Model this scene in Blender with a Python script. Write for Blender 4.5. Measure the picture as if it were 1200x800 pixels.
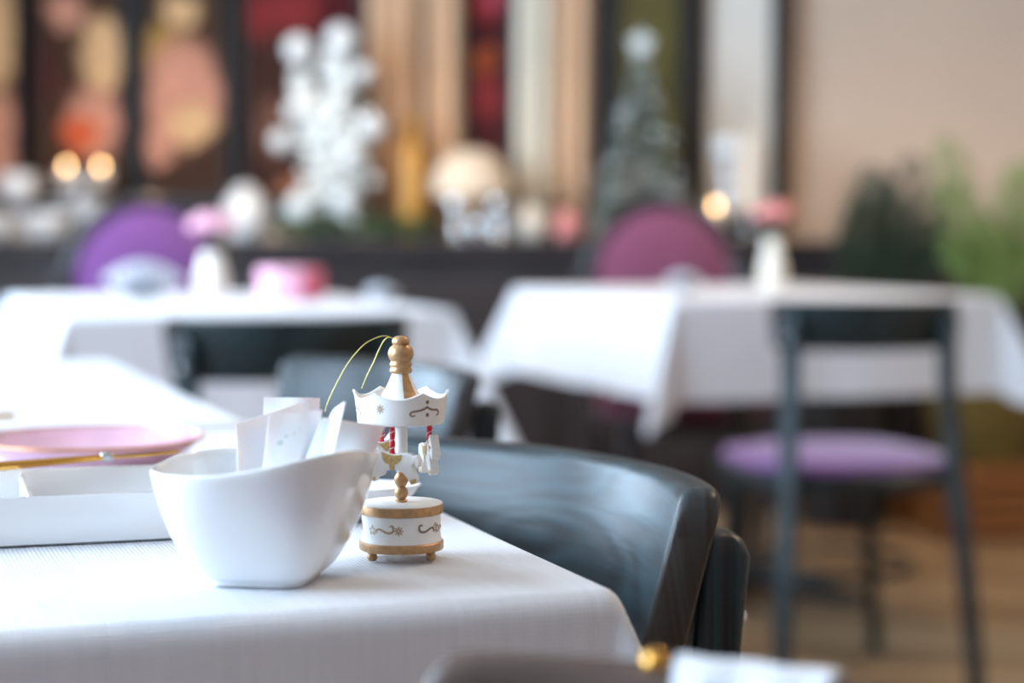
import bpy, bmesh, math, random
from mathutils import Vector, Matrix
random.seed(7)
for o in list(bpy.data.objects): bpy.data.objects.remove(o)
SC = bpy.context.scene
COL = SC.collection
R = math.radians
# ------------------------------------------------------------------ camera
FPX = 2200.0; PITCH = math.atan((400 - 271) / FPX); CZ = 0.897
cd = bpy.data.cameras.new('camera'); cam = bpy.data.objects.new('camera', cd); COL.objects.link(cam)
cam.location = (0, 0, CZ); cam.rotation_euler = (math.pi / 2 - PITCH, 0, 0)
cd.sensor_width = 36; cd.lens = 36 * FPX / 1200; cd.clip_start = 0.02
cd.dof.use_dof = True; cd.dof.focus_distance = 0.862; cd.dof.aperture_fstop = 4.3; cd.dof.aperture_blades = 0
SC.camera = cam
# ------------------------------------------------------------------ world, daylight at the windows, exposure
w = bpy.data.worlds.new('world'); SC.world = w; w.use_nodes = True
w.node_tree.nodes['Background'].inputs[0].default_value = (0.62, 0.80, 1.0, 1)
w.node_tree.nodes['Background'].inputs[1].default_value = 3.0
def area(name, loc, rot, sx, sy, power, color):
    l = bpy.data.lights.new(name, 'AREA'); l.shape = 'RECTANGLE'; l.size = sx; l.size_y = sy
    l.energy = power; l.color = color
    o = bpy.data.objects.new(name, l); COL.objects.link(o); o.location = loc; o.rotation_euler = rot
    return o
WINDOWS = [(-0.5, 1.5), (2.5, 4.5)]
WX = -2.35
for a, b in WINDOWS:
    area('window_daylight', (WX - 0.25, (a + b) / 2, 1.75), (0, R(-90), 0), 2.1, 2.0, 120, (0.60, 0.79, 1.0))
SC.view_settings.view_transform = 'Standard'; SC.view_settings.look = 'None'
SC.view_settings.exposure = 0.70; SC.view_settings.gamma = 1; SC.view_settings.use_curve_mapping = False

# ------------------------------------------------------------------ helpers
def ray(px, py):
    x = (px - 600) / FPX; y = (400 - py) / FPX
    c, s = math.cos(PITCH), math.sin(PITCH)
    return Vector((x, c + y * s, -s + y * c))
def PZ(px, py, z):                      # point of the room seen at a pixel, at a known height
    d = ray(px, py); return Vector((0, 0, CZ)) + d * ((z - CZ) / d.z)
def PD(px, py, D):                      # the same at a known distance
    d = ray(px, py); return Vector((0, 0, CZ)) + d * (D / d.y)

def tag(o, label=None, cat=None, group=None, kind=None):
    if label: o['label'] = label
    if cat: o['category'] = cat
    if group: o['group'] = group
    if kind: o['kind'] = kind
    return o
def empty(name, loc=(0, 0, 0), rz=0, label=None, cat=None, group=None):
    o = bpy.data.objects.new(name, None); COL.objects.link(o); o.empty_display_size = 0.05
    o.location = loc; o.rotation_euler = (0, 0, rz)
    return tag(o, label, cat, group)
def copy_tree(o, parent=None):
    c = o.copy(); COL.objects.link(c); c.parent = parent
    for ch in [x for x in o.children]: copy_tree(ch, c)
    return c

class MB:
    def __init__(s): s.v = []; s.f = []; s.m = []; s.uv = None
    def add(s, vs, fs, mi=0):
        n = len(s.v); s.v += [tuple(p) for p in vs]
        s.f += [tuple(i + n for i in f) for f in fs]; s.m += [mi] * len(fs); return s
    def grid(s, fn, nu, nv, cu=False, cv=False, mi=0, flip=False):
        vs = [fn(i, j) for i in range(nu) for j in range(nv)]
        fs = []
        for i in range(nu if cu else nu - 1):
            for j in range(nv if cv else nv - 1):
                a = i * nv + j; b = ((i + 1) % nu) * nv + j
                c = ((i + 1) % nu) * nv + (j + 1) % nv; d = i * nv + (j + 1) % nv
                fs.append((a, d, c, b) if flip else (a, b, c, d))
        return s.add(vs, fs, mi)
    def lathe(s, prof, n=32, c=(0, 0, 0), mi=0):
        # prof: list of (r, z), bottom to top
        fn = lambda i, j: (c[0] + prof[j][0] * math.cos(2 * math.pi * i / n), c[1] + prof[j][0] * math.sin(2 * math.pi * i / n), c[2] + prof[j][1])
        return s.grid(fn, n, len(prof), cu=True, mi=mi)
    def box(s, c, d, rz=0, mi=0):
        x, y, z = d[0] / 2, d[1] / 2, d[2] / 2
        M = Matrix.Rotation(rz, 3, 'Z')
        vs = [Vector(c) + M @ Vector((a * x, b * y, e * z)) for e in (-1, 1) for b in (-1, 1) for a in (-1, 1)]
        return s.add(vs, [(0, 2, 3, 1), (4, 5, 7, 6), (0, 1, 5, 4), (2, 6, 7, 3), (1, 3, 7, 5), (0, 4, 6, 2)], mi)
    def tube(s, pts, r, n=10, mi=0, sq=None, up=(0, 0, 1)):
        # round (r number or list) or, with sq=(w,h), rectangular section swept along pts
        pts = [Vector(p) for p in pts]; k = len(pts)
        rr = r if isinstance(r, (list, tuple)) else [r] * k
        rings = []
        for i in range(k):
            t = (pts[min(i + 1, k - 1)] - pts[max(i - 1, 0)]).normalized()
            u = Vector(up)
            if abs(t.dot(u)) > 0.95: u = Vector((0, 1, 0))
            a = t.cross(u).normalized(); b = a.cross(t).normalized()
            ring = []
            if sq:
                for x, y in ((-1, -1), (1, -1), (1, 1), (-1, 1)):
                    ring.append(pts[i] + a * x * sq[0] / 2 * rr[i] + b * y * sq[1] / 2 * rr[i])
            else:
                for q in range(n):
                    an = 2 * math.pi * q / n
                    ring.append(pts[i] + a * math.cos(an) * rr[i] + b * math.sin(an) * rr[i])
            rings.append(ring)
        m = len(rings[0]); vs = [p for g in rings for p in g]; fs = []
        for i in range(k - 1):
            for q in range(m):
                fs.append((i * m + q, i * m + (q + 1) % m, (i + 1) * m + (q + 1) % m, (i + 1) * m + q))
        fs.append(tuple(range(m))[::-1]); fs.append(tuple((k - 1) * m + q for q in range(m)))
        return s.add(vs, fs, mi)
    def sphere(s, c, r, n=12, m=8, sc=(1, 1, 1), mi=0):
        prof = [(max(1e-5, math.sin(math.pi * j / m)), -math.cos(math.pi * j / m)) for j in range(m + 1)]
        fn = lambda i, j: (c[0] + r * sc[0] * prof[j][0] * math.cos(2 * math.pi * i / n), c[1] + r * sc[1] * prof[j][0] * math.sin(2 * math.pi * i / n), c[2] + r * sc[2] * prof[j][1])
        return s.grid(fn, n, m + 1, cu=True, mi=mi)
    def prism(s, pts, h, fn, mi=0):
        # extruded outline: pts 2D, h = (lo, hi), fn(x, y, h) -> 3D
        n = len(pts)
        vs = [fn(x, y, h[0]) for x, y in pts] + [fn(x, y, h[1]) for x, y in pts]
        fs = [tuple(range(n))[::-1], tuple(range(n, 2 * n))] + [(i, (i + 1) % n, n + (i + 1) % n, n + i) for i in range(n)]
        return s.add(vs, fs, mi)
    def build(s, name, mat, parent=None, smooth=True, bevel=0, seg=2, sub=0, angle=40):
        me = bpy.data.meshes.new(name); me.from_pydata(s.v, [], s.f); me.validate()
        mats = mat if isinstance(mat, (list, tuple)) else [mat]
        for m in mats: me.materials.append(m)
        if len(mats) > 1 and len(me.polygons) == len(s.m): me.polygons.foreach_set('material_index', s.m)
        bm = bmesh.new(); bm.from_mesh(me); bmesh.ops.recalc_face_normals(bm, faces=bm.faces); bm.to_mesh(me); bm.free()
        if s.uv:
            ul = me.uv_layers.new(name='flat')
            for l in me.loops: ul.data[l.index].uv = s.uv[l.vertex_index]
        if smooth:
            me.polygons.foreach_set('use_smooth', [True] * len(me.polygons))
            try: me.set_sharp_from_angle(angle=R(angle))
            except Exception: pass
        o = bpy.data.objects.new(name, me); COL.objects.link(o); o.parent = parent
        if bevel:
            b = o.modifiers.new('bevel', 'BEVEL'); b.width = bevel; b.segments = seg; b.limit_method = 'ANGLE'; b.angle_limit = R(35)
            b.harden_normals = False
        if sub:
            b = o.modifiers.new('sub', 'SUBSURF'); b.levels = sub; b.render_levels = sub
        return o

# ------------------------------------------------------------------ materials
def srgb(r, g, b):
    f = lambda c: (c / 255 / 12.92) if c <= 10 else ((c / 255 + 0.055) / 1.055) ** 2.4
    return (f(r), f(g), f(b), 1)
def mat(name, col, rough=0.5, metal=0.0, noise=0.0, scale=20, coat=0, bump=0, bscale=200, trans=0, sheen=0, subs=0, stretch=(1, 1, 1)):
    m = bpy.data.materials.new(name); m.use_nodes = True; nt = m.node_tree; b = nt.nodes['Principled BSDF']
    b.inputs['Base Color'].default_value = col; b.inputs['Roughness'].default_value = rough; b.inputs['Metallic'].default_value = metal
    b.inputs['Coat Weight'].default_value = coat; b.inputs['Transmission Weight'].default_value = trans
    b.inputs['Sheen Weight'].default_value = sheen
    if subs:
        b.inputs['Subsurface Weight'].default_value = subs; b.inputs['Subsurface Scale'].default_value = 0.004
    if noise or bump:
        tc = nt.nodes.new('ShaderNodeTexCoord'); mp = nt.nodes.new('ShaderNodeMapping'); mp.inputs['Scale'].default_value = stretch
        nt.links.new(tc.outputs['Object'], mp.inputs[0])
    if noise:
        n = nt.nodes.new('ShaderNodeTexNoise'); n.inputs['Scale'].default_value = scale; n.inputs['Detail'].default_value = 4
        nt.links.new(mp.outputs[0], n.inputs['Vector'])
        r = nt.nodes.new('ShaderNodeValToRGB'); r.color_ramp.elements[0].position = 0.3; r.color_ramp.elements[1].position = 0.7
        r.color_ramp.elements[0].color = tuple(c * (1 - noise) for c in col[:3]) + (1,)
        r.color_ramp.elements[1].color = tuple(min(1, c * (1 + noise)) for c in col[:3]) + (1,)
        nt.links.new(n.outputs['Fac'], r.inputs[0]); nt.links.new(r.outputs[0], b.inputs['Base Color'])
    if bump:
        n2 = nt.nodes.new('ShaderNodeTexNoise'); n2.inputs['Scale'].default_value = bscale; n2.inputs['Detail'].default_value = 3
        nt.links.new(mp.outputs[0], n2.inputs['Vector'])
        bp = nt.nodes.new('ShaderNodeBump'); bp.inputs['Strength'].default_value = bump; bp.inputs['Distance'].default_value = 0.002
        nt.links.new(n2.outputs['Fac'], bp.inputs['Height']); nt.links.new(bp.outputs[0], b.inputs['Normal'])
    return m
def cloth_mat():
    m = bpy.data.materials.new('woven_linen'); m.use_nodes = True; nt = m.node_tree; b = nt.nodes['Principled BSDF']; L = nt.links.new
    b.inputs['Roughness'].default_value = 0.85; b.inputs['Sheen Weight'].default_value = 0.15
    uv = nt.nodes.new('ShaderNodeUVMap'); uv.uv_map = 'flat'
    def wave(direction, sc, dist):
        n = nt.nodes.new('ShaderNodeTexWave'); n.bands_direction = direction; n.inputs['Scale'].default_value = sc
        n.inputs['Distortion'].default_value = dist; n.inputs['Detail'].default_value = 1; n.inputs['Detail Scale'].default_value = 0.3
        L(uv.outputs[0], n.inputs['Vector']); return n
    wx = wave('X', 165, 0.8); wy = wave('Y', 165, 0.8)
    mx = nt.nodes.new('ShaderNodeMath'); mx.operation = 'MULTIPLY'; L(wx.outputs['Fac'], mx.inputs[0]); L(wy.outputs['Fac'], mx.inputs[1])
    mp = nt.nodes.new('ShaderNodeMapping'); mp.inputs['Scale'].default_value = (260, 14, 1); L(uv.outputs[0], mp.inputs[0])
    sl = nt.nodes.new('ShaderNodeTexNoise'); sl.inputs['Scale'].default_value = 1.0; sl.inputs['Detail'].default_value = 3; L(mp.outputs[0], sl.inputs['Vector'])
    ad = nt.nodes.new('ShaderNodeMath'); ad.operation = 'MULTIPLY_ADD'; L(sl.outputs['Fac'], ad.inputs[0]); ad.inputs[1].default_value = 0.9; L(mx.outputs[0], ad.inputs[2])
    bp = nt.nodes.new('ShaderNodeBump'); bp.inputs['Strength'].default_value = 0.5; bp.inputs['Distance'].default_value = 0.0008
    L(ad.outputs[0], bp.inputs['Height']); L(bp.outputs[0], b.inputs['Normal'])
    cr = nt.nodes.new('ShaderNodeValToRGB'); cr.color_ramp.elements[0].color = (0.67, 0.685, 0.73, 1); cr.color_ramp.elements[1].color = (0.79, 0.80, 0.84, 1)
    cr.color_ramp.elements[0].position = 0.2; cr.color_ramp.elements[1].position = 0.9
    L(ad.outputs[0], cr.inputs[0]); L(cr.outputs[0], b.inputs['Base Color'])
    return m
def stained_wood():
    # dark blue-black stained ash: open grain, satin varnish, browner towards the ends of the backrest
    m = bpy.data.materials.new('stained_ash'); m.use_nodes = True; nt = m.node_tree; b = nt.nodes['Principled BSDF']; L = nt.links.new
    tc = nt.nodes.new('ShaderNodeTexCoord')
    uv = nt.nodes.new('ShaderNodeUVMap'); uv.uv_map = 'flat'
    def noise(sc, det, dist):
        mp = nt.nodes.new('ShaderNodeMapping'); mp.inputs['Scale'].default_value = sc; L(uv.outputs[0], mp.inputs[0])
        n = nt.nodes.new('ShaderNodeTexNoise'); n.inputs['Scale'].default_value = 1.0; n.inputs['Detail'].default_value = det; n.inputs['Distortion'].default_value = dist
        L(mp.outputs[0], n.inputs['Vector']); return n
    n = noise((9, 95, 1), 5, 0.3); fine = noise((22, 420, 1), 2, 0.0)
    # cathedral figure: the contour lines of a broad slow noise
    big = noise((5, 17, 1), 1, 0.0)
    k1 = nt.nodes.new('ShaderNodeMath'); k1.operation = 'MULTIPLY'; L(big.outputs['Fac'], k1.inputs[0]); k1.inputs[1].default_value = 62
    k2 = nt.nodes.new('ShaderNodeMath'); k2.operation = 'SINE'; L(k1.outputs[0], k2.inputs[0])
    k3 = nt.nodes.new('ShaderNodeMath'); k3.operation = 'MULTIPLY_ADD'; L(k2.outputs[0], k3.inputs[0]); k3.inputs[1].default_value = 0.11; L(n.outputs['Fac'], k3.inputs[2])
    ad = nt.nodes.new('ShaderNodeMath'); ad.operation = 'MULTIPLY_ADD'; L(fine.outputs['Fac'], ad.inputs[0]); ad.inputs[1].default_value = 0.3; L(k3.outputs[0], ad.inputs[2])
    cr = nt.nodes.new('ShaderNodeValToRGB'); e = cr.color_ramp.elements
    e[0].position = 0.44; e[0].color = srgb(5, 9, 14); e[1].position = 0.84; e[1].color = srgb(34, 54, 60)
    L(ad.outputs[0], cr.inputs[0])
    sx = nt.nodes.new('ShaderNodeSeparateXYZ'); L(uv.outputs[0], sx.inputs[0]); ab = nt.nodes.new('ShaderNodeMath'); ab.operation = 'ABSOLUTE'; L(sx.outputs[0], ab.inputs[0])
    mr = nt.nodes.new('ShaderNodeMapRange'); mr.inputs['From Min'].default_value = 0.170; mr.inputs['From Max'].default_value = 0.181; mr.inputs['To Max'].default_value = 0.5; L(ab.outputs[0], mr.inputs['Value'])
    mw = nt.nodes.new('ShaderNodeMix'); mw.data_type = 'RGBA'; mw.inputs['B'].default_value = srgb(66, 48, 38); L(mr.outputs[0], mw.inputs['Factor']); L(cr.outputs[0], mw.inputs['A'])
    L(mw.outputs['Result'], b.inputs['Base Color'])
    b.inputs['Roughness'].default_value = 0.38
    b.inputs['Specular IOR Level'].default_value = 0.42
    bp = nt.nodes.new('ShaderNodeBump'); bp.inputs['Strength'].default_value = 0.35; bp.inputs['Distance'].default_value = 0.001
    L(ad.outputs[0], bp.inputs['Height']); L(bp.outputs[0], b.inputs['Normal'])
    return m
def floor_mat():
    m = bpy.data.materials.new('oak_floor'); m.use_nodes = True; nt = m.node_tree; b = nt.nodes['Principled BSDF']; L = nt.links.new
    tc = nt.nodes.new('ShaderNodeTexCoord'); mp = nt.nodes.new('ShaderNodeMapping'); mp.inputs['Rotation'].default_value = (0, 0, R(20)); L(tc.outputs['Object'], mp.inputs[0])
    br = nt.nodes.new('ShaderNodeTexBrick'); br.inputs['Scale'].default_value = 1; br.inputs['Brick Width'].default_value = 1.3; br.inputs['Row Height'].default_value = 0.14
    br.inputs['Mortar Size'].default_value = 0.003; br.inputs['Color1'].default_value = srgb(138, 110, 84); br.inputs['Color2'].default_value = srgb(186, 160, 126); br.inputs['Mortar'].default_value = srgb(70, 48, 34)
    L(mp.outputs[0], br.inputs['Vector']); L(br.outputs['Color'], b.inputs['Base Color'])
    b.inputs['Roughness'].default_value = 0.38
    return m
def print_mat(name, base, blobs):
    # flat floral print: blobs = (x, z, rx, rz, colour) in the panel's own metres
    m = bpy.data.materials.new(name); m.use_nodes = True; nt = m.node_tree; b = nt.nodes['Principled BSDF']; L = nt.links.new
    b.inputs['Roughness'].default_value = 0.8; b.inputs['Specular IOR Level'].default_value = 0.2
    tc = nt.nodes.new('ShaderNodeTexCoord')
    nz = nt.nodes.new('ShaderNodeTexNoise'); nz.inputs['Scale'].default_value = 14; nz.inputs['Detail'].default_value = 3; L(tc.outputs['Object'], nz.inputs['Vector'])
    mixv = nt.nodes.new('ShaderNodeVectorMath'); mixv.operation = 'MULTIPLY_ADD'; L(nz.outputs['Color'], mixv.inputs[0]); mixv.inputs[1].default_value = (0.09,) * 3; L(tc.outputs['Object'], mixv.inputs[2])
    prev = None
    c0 = nt.nodes.new('ShaderNodeRGB'); c0.outputs[0].default_value = base; prev = c0.outputs[0]
    vo = nt.nodes.new('ShaderNodeTexVoronoi'); vo.inputs['Scale'].default_value = 22; L(mixv.outputs[0], vo.inputs['Vector'])
    for x, z, rx, rz, col in blobs:
        mp = nt.nodes.new('ShaderNodeMapping'); mp.vector_type = 'TEXTURE'
        mp.inputs['Location'].default_value = (x + 0.045, 0.045, z + 0.045); mp.inputs['Scale'].default_value = (rx, 10, rz); L(mixv.outputs[0], mp.inputs[0])
        g = nt.nodes.new('ShaderNodeVectorMath'); g.operation = 'LENGTH'; L(mp.outputs[0], g.inputs[0])
        r = nt.nodes.new('ShaderNodeMapRange'); r.inputs['From Min'].default_value = 1.1; r.inputs['From Max'].default_value = 0.75; L(g.outputs['Value'], r.inputs['Value'])
        pet = nt.nodes.new('ShaderNodeMix'); pet.data_type = 'RGBA'; pet.inputs['A'].default_value = col; pet.inputs['B'].default_value = tuple(c * 0.55 for c in col[:3]) + (1,)
        L(vo.outputs['Distance'], pet.inputs['Factor'])
        mx = nt.nodes.new('ShaderNodeMix'); mx.data_type = 'RGBA'; L(r.outputs[0], mx.inputs['Factor']); L(prev, mx.inputs['A']); L(pet.outputs['Result'], mx.inputs['B'])
        prev = mx.outputs['Result']
    L(prev, b.inputs['Base Color'])
    return m
def emit(name, col, s):
    m = bpy.data.materials.new(name); m.use_nodes = True; b = m.node_tree.nodes['Principled BSDF']
    b.inputs['Base Color'].default_value = col; b.inputs['Emission Color'].default_value = col; b.inputs['Emission Strength'].default_value = s
    return m
def pane_mat():
    m = bpy.data.materials.new('window_glass'); m.use_nodes = True; nt = m.node_tree
    nt.nodes.remove(nt.nodes['Principled BSDF']); out = nt.nodes['Material Output']
    t = nt.nodes.new('ShaderNodeBsdfTransparent'); g = nt.nodes.new('ShaderNodeBsdfGlossy'); g.inputs['Roughness'].default_value = 0.02
    x = nt.nodes.new('ShaderNodeMixShader'); x.inputs[0].default_value = 0.06
    nt.links.new(t.outputs[0], x.inputs[1]); nt.links.new(g.outputs[0], x.inputs[2]); nt.links.new(x.outputs[0], out.inputs[0])
    return m
def paper_mat():
    # thin white sachet paper with a faint grey-green print
    m = bpy.data.materials.new('sachet_paper'); m.use_nodes = True; nt = m.node_tree; b = nt.nodes['Principled BSDF']; L = nt.links.new
    b.inputs['Roughness'].default_value = 0.55; b.inputs['Subsurface Weight'].default_value = 0.3; b.inputs['Subsurface Scale'].default_value = 0.004
    uv = nt.nodes.new('ShaderNodeUVMap'); uv.uv_map = 'flat'
    v = nt.nodes.new('ShaderNodeTexVoronoi'); v.inputs['Scale'].default_value = 130; L(uv.outputs[0], v.inputs['Vector'])
    n = nt.nodes.new('ShaderNodeTexNoise'); n.inputs['Scale'].default_value = 55; L(uv.outputs[0], n.inputs['Vector'])
    a = nt.nodes.new('ShaderNodeMath'); a.operation = 'LESS_THAN'; L(v.outputs['Distance'], a.inputs[0]); a.inputs[1].default_value = 0.22
    c = nt.nodes.new('ShaderNodeMath'); c.operation = 'GREATER_THAN'; L(n.outputs['Fac'], c.inputs[0]); c.inputs[1].default_value = 0.54
    d = nt.nodes.new('ShaderNodeMath'); d.operation = 'MULTIPLY'; L(a.outputs[0], d.inputs[0]); L(c.outputs[0], d.inputs[1])
    x = nt.nodes.new('ShaderNodeMix'); x.data_type = 'RGBA'; x.inputs['A'].default_value = (0.84, 0.86, 0.88, 1); x.inputs['B'].default_value = (0.60, 0.68, 0.66, 1)
    L(d.outputs[0], x.inputs['Factor']); L(x.outputs['Result'], b.inputs['Base Color'])
    return m

M = dict(
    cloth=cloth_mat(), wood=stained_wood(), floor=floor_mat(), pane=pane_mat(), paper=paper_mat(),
    wall=mat('plaster', srgb(214, 188, 166), 0.9, noise=0.03, scale=3),
    wallpale=mat('pale_plaster', srgb(225, 214, 200), 0.9, noise=0.02, scale=3),
    ceil=mat('ceiling_paint', srgb(206, 200, 194), 0.9, noise=0.02, scale=3),
    white_frame=mat('white_lacquer', srgb(235, 235, 235), 0.4, noise=0.02),
    porcelain=mat('porcelain', (0.88, 0.88, 0.885, 1), 0.16, coat=0.5, noise=0.012, scale=8),
    paint=mat('white_paint', (0.86, 0.85, 0.83, 1), 0.42, noise=0.025, scale=220, bump=0.08, bscale=500),
    gold=mat('gold_paint', srgb(186, 146, 104), 0.38, metal=0.55, noise=0.18, scale=350, bump=0.15, bscale=600),
    glitter=mat('gold_glitter', srgb(196, 168, 112), 0.5, metal=0.4, noise=0.35, scale=1500),
    print=mat('brown_print', srgb(128, 98, 74), 0.6, noise=0.12, scale=700),
    print_gold=mat('gold_print', srgb(176, 146, 108), 0.5, metal=0.3, noise=0.12, scale=700),
    red=mat('red_paint', srgb(205, 28, 44), 0.35, noise=0.1, scale=300),
    eye=mat('eye_paint', srgb(22, 20, 22), 0.3, noise=0.1),
    thread=mat('gold_thread', srgb(206, 190, 110), 0.35, metal=0.6, noise=0.1, scale=900),
    brass=mat('brass', srgb(214, 160, 80), 0.2, metal=1, noise=0.05, scale=60),
    steel=mat('brushed_steel', srgb(190, 192, 196), 0.25, metal=1, noise=0.05, scale=60),
    pink=mat('pink_glaze', srgb(226, 178, 200), 0.3, coat=0.3, noise=0.08, scale=50),
    copper=mat('copper_edge', srgb(206, 140, 104), 0.3, metal=0.5, noise=0.1, scale=80),
    purple=mat('purple_velvet', srgb(112, 62, 128), 0.85, noise=0.10, scale=30, sheen=0.3),
    plum=mat('plum_velvet', srgb(118, 58, 90), 0.85, noise=0.10, scale=30, sheen=0.3),
    lacquer=mat('black_lacquer', srgb(34, 34, 40), 0.28, coat=0.4, noise=0.2, scale=12),
    panel=mat('dark_panelling', srgb(46, 40, 42), 0.5, noise=0.25, scale=5),
    frame=mat('black_frame', srgb(26, 23, 22), 0.5, noise=0.2, scale=10),
    iron=mat('black_iron', srgb(28, 30, 34), 0.45, noise=0.2, scale=15),
    tan=mat('tan_curtain', srgb(222, 182, 146), 0.9, noise=0.05, scale=12),
    cream=mat('cream_curtain', srgb(226, 216, 196), 0.9, noise=0.05, scale=12),
    pale=mat('pale_curtain', srgb(222, 214, 200), 0.9, noise=0.05, scale=12),
    flock=mat('flocked_snow', srgb(236, 242, 242), 0.8, noise=0.05, scale=25),
    bauble=mat('pearl_bauble', srgb(228, 236, 240), 0.12, coat=1, noise=0.02),
    silver=mat('silver_glass', srgb(220, 226, 232), 0.08, metal=1, noise=0.02),
    frost=mat('frosted_needles', srgb(92, 104, 90), 0.8, noise=0.5, scale=16),
    bark=mat('bark', srgb(80, 62, 50), 0.9, noise=0.3, scale=30),
    green=mat('green_leaves', srgb(86, 116, 72), 0.6, noise=0.4, scale=14),
    palm=mat('palm_leaf', srgb(112, 138, 74), 0.5, noise=0.25, scale=10),
    palmdark=mat('dark_palm_leaf', srgb(44, 62, 48), 0.5, noise=0.25, scale=10),
    olive=mat('olive_basket', srgb(112, 100, 48), 0.7, noise=0.25, scale=25),
    amber=mat('amber_glaze', srgb(214, 154, 52), 0.35, coat=0.4, noise=0.1, scale=8),
    wax=mat('candle_wax', srgb(240, 232, 218), 0.5, noise=0.03, subs=0.2),
    flame=emit('candle_flame', (1.0, 0.62, 0.26, 1), 14),
    petal=mat('pink_petals', srgb(236, 176, 196), 0.7, noise=0.15, scale=40),
    rose=mat('salmon_petals', srgb(232, 150, 148), 0.7, noise=0.15, scale=40),
    cerise=mat('cerise_paper', srgb(214, 96, 120), 0.6, noise=0.1, scale=20),
    glass=mat('clear_glass', (0.95, 0.97, 0.98, 1), 0.02, trans=1.0, noise=0.005),
    shade=mat('linen_lampshade', srgb(226, 206, 182), 0.9, noise=0.04, scale=30),
    olive_pane=mat('olive_art', srgb(92, 82, 30), 0.5, noise=0.5, scale=4),
)
DIR = R(20)                                             # every table in the room is turned by this angle
E1 = Vector((math.cos(DIR), math.sin(DIR), 0)); E2 = Vector((-math.sin(DIR), math.cos(DIR), 0))
TZ = 0.75

# ------------------------------------------------------------------ the room
def struct(name, mb, m, **k):
    return tag(mb.build(name, m, smooth=False, **k), kind='structure')
XR, YB, YF, H = 3.3, 6.45, -3.0, 2.9
f = struct('floor', MB().box(((WX + XR) / 2, (YB + YF) / 2, -0.05), (XR - WX + 0.4, YB - YF + 0.4, 0.1)), M['floor']); tag(f, 'brown oak plank floor under the dining tables')
tag(struct('ceiling', MB().box(((WX + XR) / 2, (YB + YF) / 2, H + 0.05), (XR - WX + 0.4, YB - YF + 0.4, 0.1)), M['ceil']), 'off white plaster ceiling')
tag(struct('wall_back', MB().box(((WX + XR) / 2, YB + 0.05, H / 2), (XR - WX + 0.2, 0.1, H)), M['wall']), 'beige plaster wall behind the ledge and the plants')
tag(struct('wall_right', MB().box((XR + 0.05, (YB + YF) / 2, H / 2), (0.1, YB - YF, H)), M['wall']), 'beige plaster wall to the right')
tag(struct('wall_front', MB().box(((WX + XR) / 2, YF - 0.05, H / 2), (XR - WX + 0.2, 0.1, H)), mat('grey_plaster', srgb(196, 194, 200), 0.9, noise=0.03, scale=3)), 'light grey plaster wall behind the viewer')
wl = MB(); zs, ze = 0.7, 2.8
wl.box((WX - 0.05, (YB + YF) / 2, zs / 2), (0.1, YB - YF, zs)); wl.box((WX - 0.05, (YB + YF) / 2, (ze + H) / 2), (0.1, YB - YF, H - ze))
ys = [YF] + [v for ab in WINDOWS for v in ab] + [YB]
for i in range(0, len(ys), 2): wl.box((WX - 0.05, (ys[i] + ys[i + 1]) / 2, (zs + ze) / 2), (0.1, ys[i + 1] - ys[i], ze - zs))
tag(struct('wall_left', wl, M['wallpale']), 'pale wall to the left pierced by two tall windows')
for k, (a, b) in enumerate(WINDOWS):
    e = tag(empty('window_%d' % (k + 1), (WX - 0.05, (a + b) / 2, zs)), 'tall white framed window in the left wall, number %s from the viewer' % ('first', 'second', 'third')[k], kind='structure')
    L_ = b - a; hh = ze - zs
    fr = MB()
    for yy in (-L_ / 2 + 0.03, L_ / 2 - 0.03): fr.box((0, yy, hh / 2), (0.07, 0.06, hh))
    for zz in (0.03, hh - 0.03): fr.box((0, 0, zz), (0.07, L_ - 0.12, 0.06))
    fr.build('window_frame', M['white_frame'], e, smooth=False)
    MB().box((0, 0, hh / 2), (0.05, 0.05, hh - 0.12)).build('mullion', M['white_frame'], e, smooth=False)
    for s in (-1, 1): MB().box((0, s * (L_ / 4 - 0.02), hh / 2), (0.006, L_ / 2 - 0.09, hh - 0.12)).build('pane', M['pane'], e, smooth=False)

# pendant lamps over the room, warm light
def pendant(x, y, z, power, label):
    e = empty('pendant_lamp', (x, y, z), 0, label, 'lamp', 'warm pendant lamps hanging from the ceiling')
    MB().tube([(0, 0, 0.12), (0, 0, H - z)], 0.004, 6).build('cord', M['iron'], e)
    MB().lathe([(0.14, -0.06), (0.13, 0.0), (0.08, 0.08), (0.03, 0.13), (0.001, 0.135)], 24).build('lamp_shade', M['brass'], e)
    MB().sphere((0, 0, -0.02), 0.035).build('bulb', emit('lamp_bulb', (1, 0.72, 0.42, 1), 20), e)
    l = bpy.data.lights.new('lamp_glow', 'SPOT'); l.spot_size = R(150); l.spot_blend = 0.6; l.shadow_soft_size = 0.06; l.energy = power; l.color = (1, 0.74, 0.48)
    o = bpy.data.objects.new('lamp_glow', l); COL.objects.link(o); o.parent = e; o.location = (0, 0, -0.08)
pendant(0.9, 1.7, 2.15, 16, 'brass pendant lamp over the aisle right of the near table')
pendant(1.3, 4.9, 2.2, 30, 'brass pendant lamp over the right hand far table')
pendant(-0.9, 5.1, 2.2, 34, 'brass pendant lamp over the left hand far table')
pendant(1.7, -0.6, 2.2, 6, 'brass pendant lamp behind the viewer')

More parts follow.
